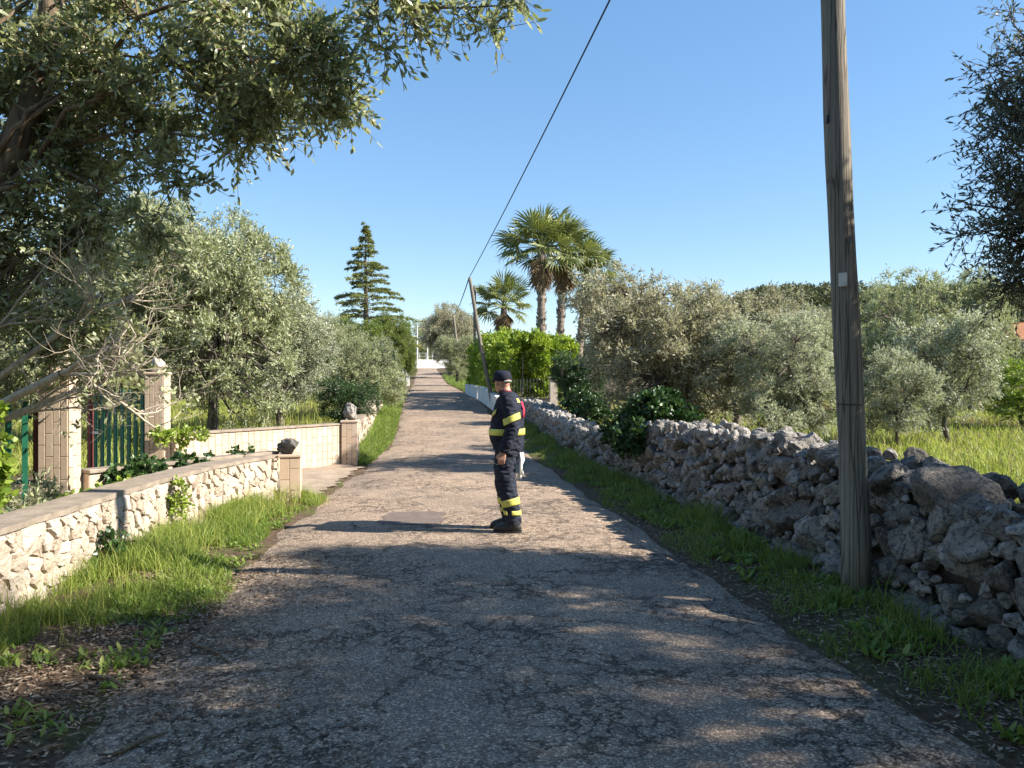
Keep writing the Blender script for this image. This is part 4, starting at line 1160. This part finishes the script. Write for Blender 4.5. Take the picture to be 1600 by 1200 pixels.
# ------------------------------------------------------------------ grass and litter
def blades(X, Y, H, W, r, lean=.35, zoff=-.01):
    n = len(X); Z = gz(X, Y) + zoff; B = np.stack([X, Y, Z], 1)
    a = r.uniform(0, 6.283, n); s_ = np.stack([np.cos(a), np.sin(a), np.zeros(n)], 1); ld = r.uniform(0, 6.283, n); q_ = np.abs(r.normal(size=n)) * lean
    d = np.stack([np.cos(ld) * q_, np.sin(ld) * q_, np.ones(n)], 1)
    H = H[:, None]; W = np.broadcast_to(W, (n,))[:, None]
    m1 = B + d * H * .55; tip = B + d * H * np.array([1.5, 1.5, .95]) + np.stack([np.cos(ld), np.sin(ld), -.3 * np.ones(n)], 1) * H * .22 * (q_ + .2)[:, None]
    V = np.stack([B - s_ * W, B + s_ * W, m1 - s_ * W * .7, m1 + s_ * W * .7, tip], 1).reshape(-1, 3)
    b = (np.arange(n) * 5)[:, None]; T3 = np.concatenate([b + np.array([[0, 1, 2]]), b + np.array([[1, 3, 2]]), b + np.array([[2, 3, 4]])])
    return V, T3
def grass(name, label, X, Y, H, W, mat, r, lean=.35):
    V, T3 = blades(X, Y, H, W, r, lean); rnd = np.clip(.45 + .2 * wob(np.stack([X, Y, X * 0], 1), 2.0) + .2 * r.normal(size=len(X)), 0, 1)
    return tag(link(name, fast_mesh(name, V, [T3], np.repeat(rnd, 5)), M[mat]), label, 'grass', kind='stuff')
r = np.random.default_rng(60)
def patchy(X, Y, k, thr, s=0): return wob(np.stack([X, Y, X * 0], 1), k, s) > thr
# left verge
n = 30000; Y = r.uniform(3.2, 10.9, n); lw = np.interp(Y, [p[1] for p in WALLP], [p[0] for p in WALLP]); re = xl(Y) - .10 + .22 * np.sin(Y * 1.9) * np.sin(Y * .8)
re = np.where(Y < 5.2, re - .5 * (5.2 - Y), re); u = r.random(n) ** 1.25; X = lw + .05 + (re - lw) * u
dens = patchy(X, Y, 2.2, -.55) & ((Y > 5.0) | patchy(X, Y, 3.0, .1, 2)); X, Y, u = X[dens], Y[dens], u[dens]
H = (.22 * (1 - .75 * u) + .035) * r.uniform(.4, 1.25, len(X)) * np.interp(Y, [3, 5.2, 6.5, 11], [.35, .55, 1, .85])
grass('verge_grass', 'tall sunny green grass between the rubble wall and the lane', X, Y, H, .0042, 'grass', r, .5)
# right verge
n = 21000; Y = 3.0 + 23 * r.random(n) ** 1.3; u = r.random(n); X = xr(Y) - .0 + .10 * np.sin(Y * 2.3) + u * (.86 - .08)
dens = patchy(X, Y, 3.4, np.interp(Y, [3, 6, 9], [.25, 0, -.3]), 5) | (r.random(n) < .10); X, Y, u = X[dens], Y[dens], u[dens]
H = (.05 + .15 * u) * r.uniform(.4, 1.3, len(X)) * (1 + .5 * wob(np.stack([X, Y, X * 0], 1), 1.7, 3).clip(0))
grass('verge_grass', 'shaded dark green grass along the foot of the dry-stone wall', X, Y, H, .0045, 'grass', r, .55)
n = 1500; Y = r.uniform(4.6, 10.6, n); X = np.interp(Y, [p[1] for p in WALLP], [p[0] for p in WALLP]) + .06 + r.random(n) ** 1.4 * .7
grass('dry_stalks', 'thin straw-coloured stalks among the sunny verge grass', X, Y, r.uniform(.18, .42, n), .0022, 'grass_dry', r, .35)
# further left verge
n = 12000; Y = 15.2 + 22 * r.random(n) ** 1.4; u = r.random(n); X = xl(Y) + .05 - u * np.interp(Y, [15, 28, 40], [.45, .85, 1.2]); H = (.10 + .22 * u) * r.uniform(.4, 1.25, n)
grass('verge_grass', 'sunny green grass along the rough roadside wall', X, Y, H, .008, 'grass', r, .5)
# far right verge
n = 5000; Y = 41 + 50 * r.random(n) ** 1.2; X = xr(Y) + r.uniform(0, 2.0, n); H = r.uniform(.15, .6, n)
grass('verge_grass', 'green grass at the right edge of the far lane', X, Y, H, .02, 'grass', r, .5)
# yard left
n = 26000; Y = 13 + 30 * r.random(n) ** 1.3; X = -4.2 - .11 * (Y - 15).clip(0) - 15 * r.random(n); ok = (Y > 15.4) | (X < -6.9); X, Y = X[ok], Y[ok]
grass('yard_grass', 'long dry green grass in the yard behind the tiled wall', X, Y, r.uniform(.15, .5, len(X)), .011, 'grass_dry', r, .4)
n = 6000; Y = r.uniform(4.5, 10, n); X = np.interp(Y, [p[1] for p in WALLP], [p[0] for p in WALLP]) - .42 - r.random(n) * 1.3; ok = X < -3.9; X, Y = X[ok], Y[ok]
grass('bed_grass', 'straggly dry grass in the bed behind the rubble wall', X, Y, r.uniform(.08, .42, len(X)), .004, 'grass_dry', r, .5)
# field right
n = 46000; Y = 6 + 30 * r.random(n) ** 1.25; X = wall_x(Y) + .95 + r.random(n) * (.75 * Y + 3); Hh = r.uniform(.08, .32, n)
grass('field_grass', 'long sunlit yellow-green grass in the olive field', X, Y, Hh, .0095, 'grass_dry', r, .4)
# broad-leaved weeds
def weeds(label, X, Y, mat, size, seed):
    r = np.random.default_rng(seed); k = 9; n = len(X); C = np.repeat(np.stack([X, Y, gz(X, Y) + .01], 1), k, 0); a = r.uniform(0, 6.283, n * k); el = r.uniform(.25, 1.1, n * k)
    D = np.stack([np.cos(a) * np.cos(el), np.sin(a) * np.cos(el), np.sin(el)], 1); L = size * r.uniform(.5, 1.3, n * k)
    up_ = np.tile([0, 0, 1.0], (n * k, 1)) + r.normal(size=(n * k, 3)) * .2
    me = leaf_mesh('weeds', C + r.normal(size=(n * k, 3)) * np.array([.03, .03, .0]), D, L, L * .34, np.clip(.5 + .2 * r.normal(size=n * k), 0, 1), r, True, up_)
    return tag(link('weeds', me, M[mat]), label, 'weeds', kind='stuff')
n = 700; Y = 3.0 + 12 * r.random(n) ** 1.3; X = xr(Y) + .12 + .72 * r.random(n); ok = patchy(X, Y, 3.1, 0, 7); weeds('low broad-leaved weeds in the shaded verge under the dry-stone wall', X[ok], Y[ok], 'grass', .085, 1)
n = 800; Y = r.uniform(3.4, 10.5, n); X = xl(Y) - .0 - r.random(n) * .9; ok = patchy(X, Y, 2.7, -.1, 4) & (X > -3.3); weeds('low leafy weeds at the edge of the sunny verge', X[ok], Y[ok], 'grass', .06, 2)
# fallen leaves
def litter(label, X, Y, L, seed, mat='litter'):
    r = np.random.default_rng(seed); n = len(X)
    Z = np.array([max(float(gz(x, y)), road_z(x, y) if float(xl(y)) < x < float(xr(y)) else -9) for x, y in zip(X, Y)]) + r.uniform(.004, .016, n)
    a = r.uniform(0, 6.283, n); D = unit(np.stack([np.cos(a), np.sin(a), r.normal(size=n) * .18], 1)); up_ = np.tile([0, 0, 1.0], (n, 1)) + r.normal(size=(n, 3)) * .3
    me = leaf_mesh('leaf_litter', np.stack([X, Y, Z], 1), D, L * r.uniform(.5, 1.3, n), L * .34 * r.uniform(.6, 1.2, n), r.random(n), r, True, up_)
    return tag(link('leaf_litter', me, M[mat]), label, 'leaves', kind='stuff')
n = 15000; Y = r.uniform(2.9, 7.2, n); X = xl(Y) - .75 + np.abs(r.normal(size=n)) * .85; ok = patchy(X, Y, 2.0, -.4, 9) | (r.random(n) < .3); litter('brown leaf litter and bark chips along the left edge of the lane', X[ok], Y[ok], .04, 3)
n = 6500; Y = 2.9 + 7 * r.random(n) ** 1.4; X = xr(Y) + r.normal(size=n) * .3 + .35; X = np.minimum(X, wall_x(Y) - .03); litter('fallen leaves scattered along the shaded right edge of the lane', X, Y, .042, 4)
for k, (a, b, c, d, rd, lb) in enumerate(((135, 1062, 195, 1080, .014, 'dark curved stick lying in the leaf litter'), (208, 1064, 224, 1078, .012, 'short stub of wood beside the dark curved stick'), (178, 1190, 262, 1155, .011, 'pale split stick lying on the lane edge'),
                                      (40, 1188, 100, 1172, .012, 'reddish stick lying among bark chips'), (300, 1012, 362, 1046, .009, 'thin forked twig on the worn asphalt'))):
    def gp(px_, py_):
        Y = CAM_H / ((py_ - 600) / F); x = (px_ - 800) / F * Y; return Vector((x, Y, max(float(gz(x, Y)), road_z(x, Y) if x > float(xl(Y)) else -9) + rd * .8))
    p, q_ = gp(a, b), gp(c, d); m1 = (p + q_) / 2 + Vector((0, .03, .006))
    mb = MB().tube([(0, 0, 0), tuple(m1 - p), tuple(q_ - p)], [rd, rd * .9, rd * .5], 7)
    if k in (0, 4): mb.tube([tuple(m1 - p), tuple((q_ - p) * .8 + Vector((.03, .09, .02)))], [rd * .6, rd * .3], 5)
    tag(mb.build('stick', M['stick'], None, True, p), lb, 'stick', 'sticks in the leaf litter')

# ------------------------------------------------------------------ far woods
def far_wood(label, pts, rad, seed, nl=260, leafs=.32):
    r = np.random.default_rng(seed); Ps, Ds, rn = [], [], []
    for (x, y), q_ in zip(pts, rad):
        z = float(gz(x, y)); u = unit(r.normal(size=(nl, 3))); u[:, 2] = np.abs(u[:, 2]) * 1.1 - .25
        s_ = 1 + .28 * wob(u, 2.2, x + y); Pp = np.array([x, y, z + q_ * .75]) + u * s_[:, None] * np.array([q_, q_, q_ * .85]) * r.uniform(.72, 1, (nl, 1))
        Ps.append(Pp); Ds.append(unit(u + r.normal(size=(nl, 3)) * .9)); rn.append(np.clip(.45 + r.normal() * .17 + r.normal(size=nl) * .17, 0, 1))
    P = np.concatenate(Ps); D = np.concatenate(Ds); me = leaf_mesh('wood', P, D, leafs * r.uniform(.7, 1.4, len(P)), leafs * .5, np.concatenate(rn), r)
    return tag(link('far_wood', me, M['far_leaf']), label, 'trees', kind='stuff')
r = np.random.default_rng(91); pts = []; rad = []
for k in range(330):
    Y = r.uniform(85, 235); ang = r.uniform(.14, .78); pts.append((ang * Y, Y)); rad.append(r.uniform(1.8, 3.4))
far_wood('olive and oak woods covering the low hill beyond the field', pts, rad, 1, 420, .75)
pts = []; rad = []
for k in range(150):
    Y = r.uniform(60, 135); ang = r.uniform(-.75, -.17); pts.append((ang * Y, Y)); rad.append(r.uniform(2.0, 3.6))
far_wood('trees in the distance behind the yard', pts, rad, 2, 420, .6)
pts = []; rad = []
for k in range(46):
    Y = r.uniform(165, 230); ang = r.uniform(-.2, .14); pts.append((ang * Y, Y)); rad.append(r.uniform(3, 5.5))
far_wood('trees in the distance past the end of the lane', pts, rad, 3, 420, .9)
pts = []; rad = []
for k in range(60):
    Y = r.uniform(34, 75); ang = r.uniform(.26, .85); pts.append((ang * Y, Y)); rad.append(r.uniform(1.1, 2.2))
far_wood('scrub and low trees between the field and the hill', pts, rad, 4, 620, .34)
# ------------------------------------------------------------------ the firefighter
def ring_loft(mb, rings, n=28, caps=True, p=2.3):
    """rings: (x, y, z, half-depth along x, half-width along y)"""
    a = np.arange(n) / n * 2 * math.pi; V = []
    for x, y, z, hx, hy in rings:
        c, s_ = np.cos(a), np.sin(a); e = 2 / p
        V.append(np.stack([x + hx * np.sign(c) * np.abs(c) ** e, y + hy * np.sign(s_) * np.abs(s_) ** e, np.full(n, z)], 1))
    V = np.concatenate(V); i0 = np.arange(n); i1 = (i0 + 1) % n; m_ = len(rings)
    q_ = np.concatenate([np.stack([k * n + i0, k * n + i1, (k + 1) * n + i1, (k + 1) * n + i0], 1) for k in range(m_ - 1)])
    fs = [q_]
    if caps: fs += [i0[::-1][None], ((m_ - 1) * n + i0)[None]]
    return mb.add(V, fs)
def ball(mb, c, s, rot=0.0, n=2):
    bm = bmesh.new(); bmesh.ops.create_icosphere(bm, subdivisions=n + 1, radius=1); bm.verts.index_update()
    V = np.array([v.co[:] for v in bm.verts]) * np.array(s); Fc = np.array([[v.index for v in f.verts] for f in bm.faces]); bm.free()
    if rot: V = V @ np.array(Matrix.Rotation(rot, 3, 'Z')).T
    return mb.add(V + np.array(c), [Fc])
def dens(pts, rad, k=4):
    """denser path with smooth interpolation"""
    pts = np.array(pts, float); t = np.linspace(0, 1, len(pts)); tt = np.linspace(0, 1, (len(pts) - 1) * k + 1)
    return np.stack([np.interp(tt, t, pts[:, i]) for i in range(3)], 1), np.interp(tt, t, rad)
def remeshed(mb, name, voxel, m_, parent, smooth_it=4, wr=0.0, wk=14., seed=0):
    o = link('tmp', mb.mesh('tmp'))
    md = o.modifiers.new('r', 'REMESH'); md.mode = 'VOXEL'; md.voxel_size = voxel; md.use_smooth_shade = True
    if smooth_it:
        ms = o.modifiers.new('s', 'SMOOTH'); ms.factor = .5; ms.iterations = smooth_it
    dg = bpy.context.evaluated_depsgraph_get(); me = bpy.data.meshes.new_from_object(o.evaluated_get(dg))
    bpy.data.objects.remove(o, do_unlink=True); me.name = name
    if wr:
        n = len(me.vertices); co = np.zeros(n * 3, dtype=np.float32); me.vertices.foreach_get('co', co); nm = np.zeros(n * 3, dtype=np.float32); me.vertices.foreach_get('normal', nm)
        co = co.reshape(-1, 3); nm = nm.reshape(-1, 3); q_ = co * np.array([1, 1, 1.7]); f = wob(q_, wk, seed) * .6 + wob(q_, wk * 2.3, seed + 2) * .4
        f = -np.abs(f) + .4
        co += nm * (f * wr)[:, None]; me.vertices.foreach_set('co', co.ravel()); me.update()
    me.polygons.foreach_set('use_smooth', np.ones(len(me.polygons), dtype=bool))
    me.materials.clear()
    return link(name, me, m_, parent)

def cloth(name, col, sc=260, rough=.85):
    t = NT(name); v = t.coords('Object'); n = t.noise(v, 7, 5); f = t.noise(v, sc, 2)
    c = t.ramp(n, [(.3, tuple(x * .7 for x in col)), (.7, tuple(x * 1.25 for x in col))])
    return t.done(t.principled(c, rough, .25, t.bump(t.math('ADD', f, t.math('MULTIPLY', n, 2.0)), .35, .006)))
M['navy'] = cloth('navy_cloth', (.017, .020, .034))
M['trouser'] = cloth('navy_trouser_cloth', (.020, .024, .038))
M['cap_cloth'] = cloth('cap_cloth', (.016, .018, .034))
M['yellow'] = cloth('reflective_yellow', (.62, .58, .13), 400, .5)
M['boot'] = mat_plain('boot_leather', (.016, .016, .018), .45, .5, 40, .25, .25)
M['white_cloth'] = cloth('white_glove', (.70, .69, .66))
M['magenta'] = cloth('red_lettering_band', (.40, .03, .07))
M['collar'] = cloth('maroon_collar', (.14, .02, .035))
M['piping'] = cloth('grey_piping', (.33, .40, .40))
def skin_mat():
    t = NT('skin'); v = t.coords('Object'); n = t.noise(v, 40, 4)
    c = t.ramp(n, [(.3, (.42, .215, .155)), (.7, (.56, .32, .235))])
    p = t.n('BsdfPrincipled'); t.l(c, p.inputs['Base Color']); p.inputs['Roughness'].default_value = .55; p.inputs['Subsurface Weight'].default_value = .12
    p.inputs['Subsurface Radius'].default_value = (.01, .004, .002); t.l(t.bump(n, .15, .004), p.inputs['Normal'])
    return t.done(p.outputs[0])
M['skin'] = skin_mat()
M['hair'] = mat_plain('grey_hair', (.16, .14, .125), .7, .3, 120, .4, .5)

MY = 8.28; MX = (794 - 800) / F * MY
man = thing('person', 'person in dark firefighter jacket and cap with yellow stripes standing on the lane, looking away', 'person', (MX, MY, road_z(MX, MY)), R(180 - 9))
man.scale = (.968, .968, .968)
HT = R(-42)     # the head turns away from the camera (to his right)
hx, hz = .068, 1.65
def H(x, y, z):  # head space -> body space
    c, s_ = math.cos(HT), math.sin(HT); return (hx + x * c - y * s_, x * s_ + y * c, hz + z)
LEG = {1: [(-.01, .10, .92), (.025, .105, .72), (-.005, .105, .50), (-.055, .105, .28), (-.085, .105, .09)],
       -1: [(-.01, -.10, .92), (.055, -.115, .72), (.07, -.125, .50), (.03, -.13, .28), (.0, -.13, .09)]}
ARM = {1: [(-.035, .205, 1.455), (-.075, .255, 1.30), (-.095, .275, 1.16), (-.045, .285, 1.02), (.015, .275, .90)],
       -1: [(.0, -.205, 1.455), (.02, -.265, 1.30), (.03, -.285, 1.16), (.06, -.27, 1.02), (.09, -.25, .90)]}
# body: one continuous surface from head to ankles, hands with fingers
b = MB()
ball(b, H(-.005, 0, .015), (.097, .077, .112), HT); ball(b, H(.03, 0, -.055), (.068, .056, .068), HT); ball(b, H(.062, 0, -.085), (.03, .03, .025), HT)
b.tube([H(.088, 0, .01), H(.112, 0, -.022)], [.010, .017], 8); ball(b, H(.092, 0, .035), (.02, .05, .012), HT)
b.tube([H(.086, -.022, -.058), H(.091, 0, -.058), H(.086, .022, -.058)], .008, 8)
for s_ in (1, -1): ball(b, H(-.008, .079 * s_, -.012), (.021, .010, .034), HT + .3 * s_)
b.tube([H(-.02, 0, -.02), (hx - .035, 0, 1.55), (-.01, 0, 1.44)], [.064, .062, .085], 16)
ring_loft(b, [(0, 0, .86, .10, .15), (0, 0, 1.0, .12, .16), (.01, 0, 1.2, .12, .17), (0, 0, 1.38, .11, .18), (0, 0, 1.47, .07, .12)])
for s_ in (1, -1):
    p_, r_ = dens(LEG[s_], [.085, .075, .055, .05, .04]); b.tube(p_, r_, 14)
    p_, r_ = dens(ARM[s_], [.06, .05, .044, .038, .029]); b.tube(p_, r_, 12)
    w = np.array(ARM[s_][-1]); dn = unit(np.array([.16, -.03 * s_, -1.0])); fw = unit(np.array([1.0, .25 * s_, .1])); sd = np.cross(dn, fw)
    pm = w + dn * .075
    # palm: flattened block of lofted tubes, fingers each bent at two knuckles
    for k in range(4):
        o_ = fw * (.030 - .020 * k); b.tube([w + o_ * .6, w + dn * .05 + o_ * .95, w + dn * .092 + o_], [.016, .0145, .012], 8)
        L = (.066, .074, .069, .055)[k]; kn = w + dn * .092 + o_; cu = np.array([0, -1.0 * s_, 0])
        q1 = kn + unit(dn + cu * .35) * L * .45; q2 = q1 + unit(dn * .7 + cu * .8) * L * .32; q3 = q2 + unit(dn * .25 + cu * 1.0) * L * .26
        b.tube([kn, q1, q2, q3], [.0105, .0095, .0085, .0065], 8)
    t0 = w + dn * .028 + fw * .026; t1 = t0 + unit(dn * .75 + fw * .8) * .036; t2 = t1 + unit(dn * 1.0 + fw * .15 + np.array([0, -.45 * s_, 0])) * .030
    b.tube([w + dn * .01 + fw * .01, t0, t1, t2], [.014, .0135, .0115, .008], 8)
body = remeshed(b, 'body', .0062, M['skin'], man, 2)
for s_ in (1, -1):
    e_ = MB(); ball(e_, H(.084, .03 * s_, .008), (.010, .011, .010), HT, 1); e_.build('eye', M['dark_metal'], man, True)
h_ = MB()
ball(h_, H(-.020, 0, .034), (.086, .0795, .062), HT)
hair = h_.build('hair', M['hair'], man, True)
# cap: crown, brim and the arched opening at the back
c_ = MB(); c_rings = []
n = 30; a = np.arange(n) / n * 2 * math.pi
V = []
for k, (zz, f) in enumerate(((.018, 1.0), (.045, 1.01), (.075, .98), (.100, .88), (.119, .68), (.130, .38), (.133, .05))):
    ring = []
    for q_ in a:
        zoff = .0
        if k == 0: zoff = .026 * max(0, math.cos((q_ - math.pi) * 1.0)) ** 6 * 1.0 - .012 * max(0, -math.cos(q_))
        ring.append(H(-.004 + .113 * f * math.cos(q_), .091 * f * math.sin(q_), zz + zoff))
    V += ring
i0 = np.arange(n); i1 = (i0 + 1) % n
c_.add(V, [np.concatenate([np.stack([k * n + i0, k * n + i1, (k + 1) * n + i1, (k + 1) * n + i0], 1) for k in range(6)]), ((6 * n) + i0)[None]])
cap_o = c_.build('cap', M['cap_cloth'], man, True)
sm = cap_o.modifiers.new('t', 'SOLIDIFY'); sm.thickness = .004; sm.offset = 1
bv = MB(); V = []
for k in range(13):
    q_ = (k / 12 - .5) * 2.3
    for f, zz in ((1.0, .026), (1.35, .018), (1.62, .004)): 
        rr = f if f == 1 else 1 + (f - 1) * max(.05, math.cos(q_ * 1.25)) ; V.append(H(-.004 + .113 * rr * math.cos(q_), .091 * min(rr, 1.12) * math.sin(q_), zz - .012 * (q_ ** 2) * .5))
idx = np.arange(39).reshape(13, 3); bv.add(V, [np.concatenate([np.stack([idx[:-1, k], idx[1:, k], idx[1:, k + 1], idx[:-1, k + 1]], 1) for k in range(2)])])
br = bv.build('cap_brim', M['cap_cloth'], man, True); sm = br.modifiers.new('t', 'SOLIDIFY'); sm.thickness = .005
st_ = MB(); st_.tube([H(-.004 + .117 * math.cos(q_), .095 * math.sin(q_), .014) for q_ in np.linspace(math.pi - .62, math.pi + .62, 12)], .0055, 6); st_.build('cap_strap', M['piping'], man, True)
op = MB(); V = [H(-.004 + .1165 * math.cos(q_), .0945 * math.sin(q_), .020 + zz * max(0, 1 - ((q_ - math.pi) / .52) ** 2)) for q_ in np.linspace(math.pi - .5, math.pi + .5, 12) for zz in (0, .028)]
idx = np.arange(24).reshape(12, 2); op.add(V, [np.stack([idx[:-1, 0], idx[1:, 0], idx[1:, 1], idx[:-1, 1]], 1)]); op.build('cap_opening', M['skin'], man, True)
# jacket
TORSO = [(-.005, 0, .90, .160, .200), (.0, 0, .955, .172, .210), (.012, 0, 1.03, .188, .222), (.015, 0, 1.12, .188, .225), (.005, 0, 1.24, .176, .228), (-.01, 0, 1.35, .164, .228), (-.012, 0, 1.43, .142, .215), (-.004, 0, 1.485, .112, .165), (.008, 0, 1.525, .086, .100)]
j = MB(); ring_loft(j, TORSO)
for s_ in (1, -1):
    p_, r_ = dens([(-.015, .13 * s_, 1.45)] + ARM[s_], [.085, .092, .080, .074, .068, .058]); j.tube(p_, r_, 18)
jacket = remeshed(j, 'jacket', .0105, M['navy'], man, 4, .020, 11., 3)
co_ = MB(); ring_loft(co_, [(.012, 0, 1.50, .088, .092), (.020, 0, 1.525, .082, .084), (.026, 0, 1.548, .079, .079)], 24, False); col_o = co_.build('collar', M['navy'], man, True); col_o.modifiers.new('t', 'SOLIDIFY').thickness = .008
co_ = MB(); ring_loft(co_, [(.028, 0, 1.54, .072, .072), (.032, 0, 1.562, .069, .069)], 24, False); co_.build('inner_collar', M['collar'], man, True)
# trousers
t_ = MB(); ring_loft(t_, [(-.005, 0, .80, .115, .165), (-.005, 0, .88, .135, .185), (0, 0, .96, .14, .185), (0, 0, 1.02, .12, .17)])
for s_ in (1, -1):
    L = [(-.005, .085 * s_, .90)] + LEG[s_][1:]; p_, r_ = dens(L, [.13, .116, .100, .088, .080]); t_.tube(p_, r_, 18)
trousers = remeshed(t_, 'trousers', .0105, M['trouser'], man, 3, .022, 12., 6)
# boots
for s_ in (1, -1):
    ax, ay, _ = LEG[s_][-1]; bt = MB()
    bt.tube([(ax - .005, ay, .20), (ax - .005, ay, .12), (ax - .005, ay, .06)], [.062, .060, .062], 14)
    ring_loft(bt, [(ax + .075, ay, .028, .155, .052), (ax + .072, ay, .06, .152, .050), (ax + .055, ay, .088, .125, .044), (ax + .03, ay, .112, .085, .040)], 24, True, 2.6)
    bo = remeshed(bt, 'boot', .008, M['boot'], man, 3)
    so = MB(); ring_loft(so, [(ax + .076, ay, .0, .160, .055), (ax + .076, ay, .026, .162, .057)], 26, True, 2.7); so.build('sole', M['dark_metal'], bo)
# reflective stripes, piping, the red band on the back, the gloves in the back pocket
def band_torso(z0, z1, inf=.012, name='reflective_stripe', a0=0, a1=2 * math.pi, mat='yellow', zsh=None):
    T_ = np.array(TORSO); n = 40; a = np.linspace(a0, a1, n); V = []
    for zz in np.linspace(z0, z1, 3):
        hx_, hy_ = np.interp(zz, T_[:, 2], T_[:, 3]) + inf, np.interp(zz, T_[:, 2], T_[:, 4]) + inf; cx = np.interp(zz, T_[:, 2], T_[:, 0]); e = 2 / 2.3
        for q_ in a:
            c, s_ = math.cos(q_), math.sin(q_); V.append((cx + hx_ * math.copysign(abs(c) ** e, c), hy_ * math.copysign(abs(s_) ** e, s_), zz + (zsh(q_) if zsh else 0)))
    i = np.arange(3 * n).reshape(3, n); q_ = np.concatenate([np.stack([i[k, :-1], i[k, 1:], i[k + 1, 1:], i[k + 1, :-1]], 1) for k in range(2)])
    o = MB().add(V, [q_]).build(name, M[mat], man, True); o.modifiers.new('t', 'SOLIDIFY').thickness = .004
    return o
def band_limb(path, rad, t0, t1, inf, name='reflective_stripe', mat='yellow', skew=0.0, arc=None):
    p_, r_ = dens(path, rad, 12); n = len(p_); sel = slice(int(t0 * (n - 1)), int(t1 * (n - 1)) + 1); P = p_[sel]; Rr = r_[sel] + inf
    k = 22; a0, a1 = arc if arc else (0, 2 * math.pi); a = np.linspace(a0, a1, k); V = []
    for p, q_ in zip(P, Rr):
        for w in a: V.append((p[0] + q_ * math.cos(w), p[1] + q_ * math.sin(w), p[2] + skew * math.cos(w) * q_))
    i = np.arange(len(P) * k).reshape(len(P), k); fq = np.concatenate([np.stack([i[m_, :-1], i[m_, 1:], i[m_ + 1, 1:], i[m_ + 1, :-1]], 1) for m_ in range(len(P) - 1)])
    o = MB().add(V, [fq]).build(name, M[mat], man, True); o.modifiers.new('t', 'SOLIDIFY').thickness = .004
    return o
band_torso(1.07, 1.14)
for s_ in (1, -1):
    band_limb(ARM[s_], [.092, .080, .074, .068, .058], .29, .41, .011, skew=-.45)
    L = LEG[s_]; rr = [.125, .108, .096, .086, .080]
    band_limb(L, rr, .665, .735, .010, skew=-.25); 
    band_limb(L, rr, .795, .865, .010, arc=(R(95) if s_ > 0 else R(-10), R(200))); band_limb(L, rr, .795, .865, .010, arc=(R(5), R(62)))
band_torso(1.43, 1.475, .024, a0=R(98), a1=R(150), zsh=lambda q_: -.0)
band_torso(1.28, 1.33, .014, a0=R(20), a1=R(58), zsh=lambda q_: .10 * (q_ - R(40)))
band_torso(1.26, 1.44, .010, 'back_panel', R(166), R(194), 'magenta')
MB().tube([(-.02, .235, 1.52), (-.06, .262, 1.47), (-.12, .25, 1.42)], .004, 5).build('piping', M['piping'], man)
for zz, x0 in ((.745, .028),):
    MB().tube([(x0 + .112 * math.cos(w), .105 + .112 * math.sin(w), zz + .02 * math.cos(w)) for w in np.linspace(R(20), R(170), 12)], .0035, 5).build('piping', M['piping'], man)
gv = thing('work_gloves', 'pair of white work gloves hanging from the back pocket of the dark trousers', 'gloves', (0, 0, 0))
gv.matrix_world = Matrix.Translation((MX, MY, road_z(MX, MY))) @ Matrix.Rotation(R(171), 4, 'Z') @ Matrix.Scale(.968, 4)
for k, (x, y, l) in enumerate(((-.150, .10, .26), (-.168, .065, .22))):
    m_ = MB(); m_.tube([(x, y, .88), (x - .012, y + .004, .80), (x - .006 + .02 * k, y + .012, .74), (x + .006, y, .88 - l)], [.012, .017, .019, .012], 10)
    for q_ in range(3): m_.tube([(x + .006 + .012 * (q_ - 1), y, .89 - l), (x + .012 + .018 * (q_ - 1), y + .004, .845 - l + .01 * q_)], [.009, .006], 6)
    m_.build('glove', M['white_cloth'], gv, True)

# ------------------------------------------------------------------ groups of repeats
GROUPS = {'olive_tree': None, 'fan_palm': 'fan palms behind the hedge', 'tiled_pillar': 'tile-clad pillars around the driveway', 'utility_pole': 'wooden poles along the lane',
          'ornamental_stone': 'rough stones set on pillars', 'street_lamp': 'lamp posts behind the end wall', 'overhead_cable': 'overhead cables along the lane', 'clipped_hedge': 'bright hedges behind the garden wall',
          'gate_leaf': 'green bar gate leaves', 'wild_olive_tree': 'grey twiggy trees behind the dry-stone wall', 'conifer_tree': 'yellow-green conifers by the cedar', 'garden_wall': 'low garden walls below the hedge',
          'rendered_pillar': 'plain rendered pillars along the lane', 'house': 'houses beyond the trees', 'roadside_tree': 'trees along the lane'}
for o in list(scene.objects):
    b_ = o.name.split('.')[0]
    if o.parent is None and b_ in GROUPS and 'group' not in o:
        o['group'] = GROUPS[b_] or ('olive trees in the right-hand field' if o.location.x > 0 else 'olive trees in the yard on the left')
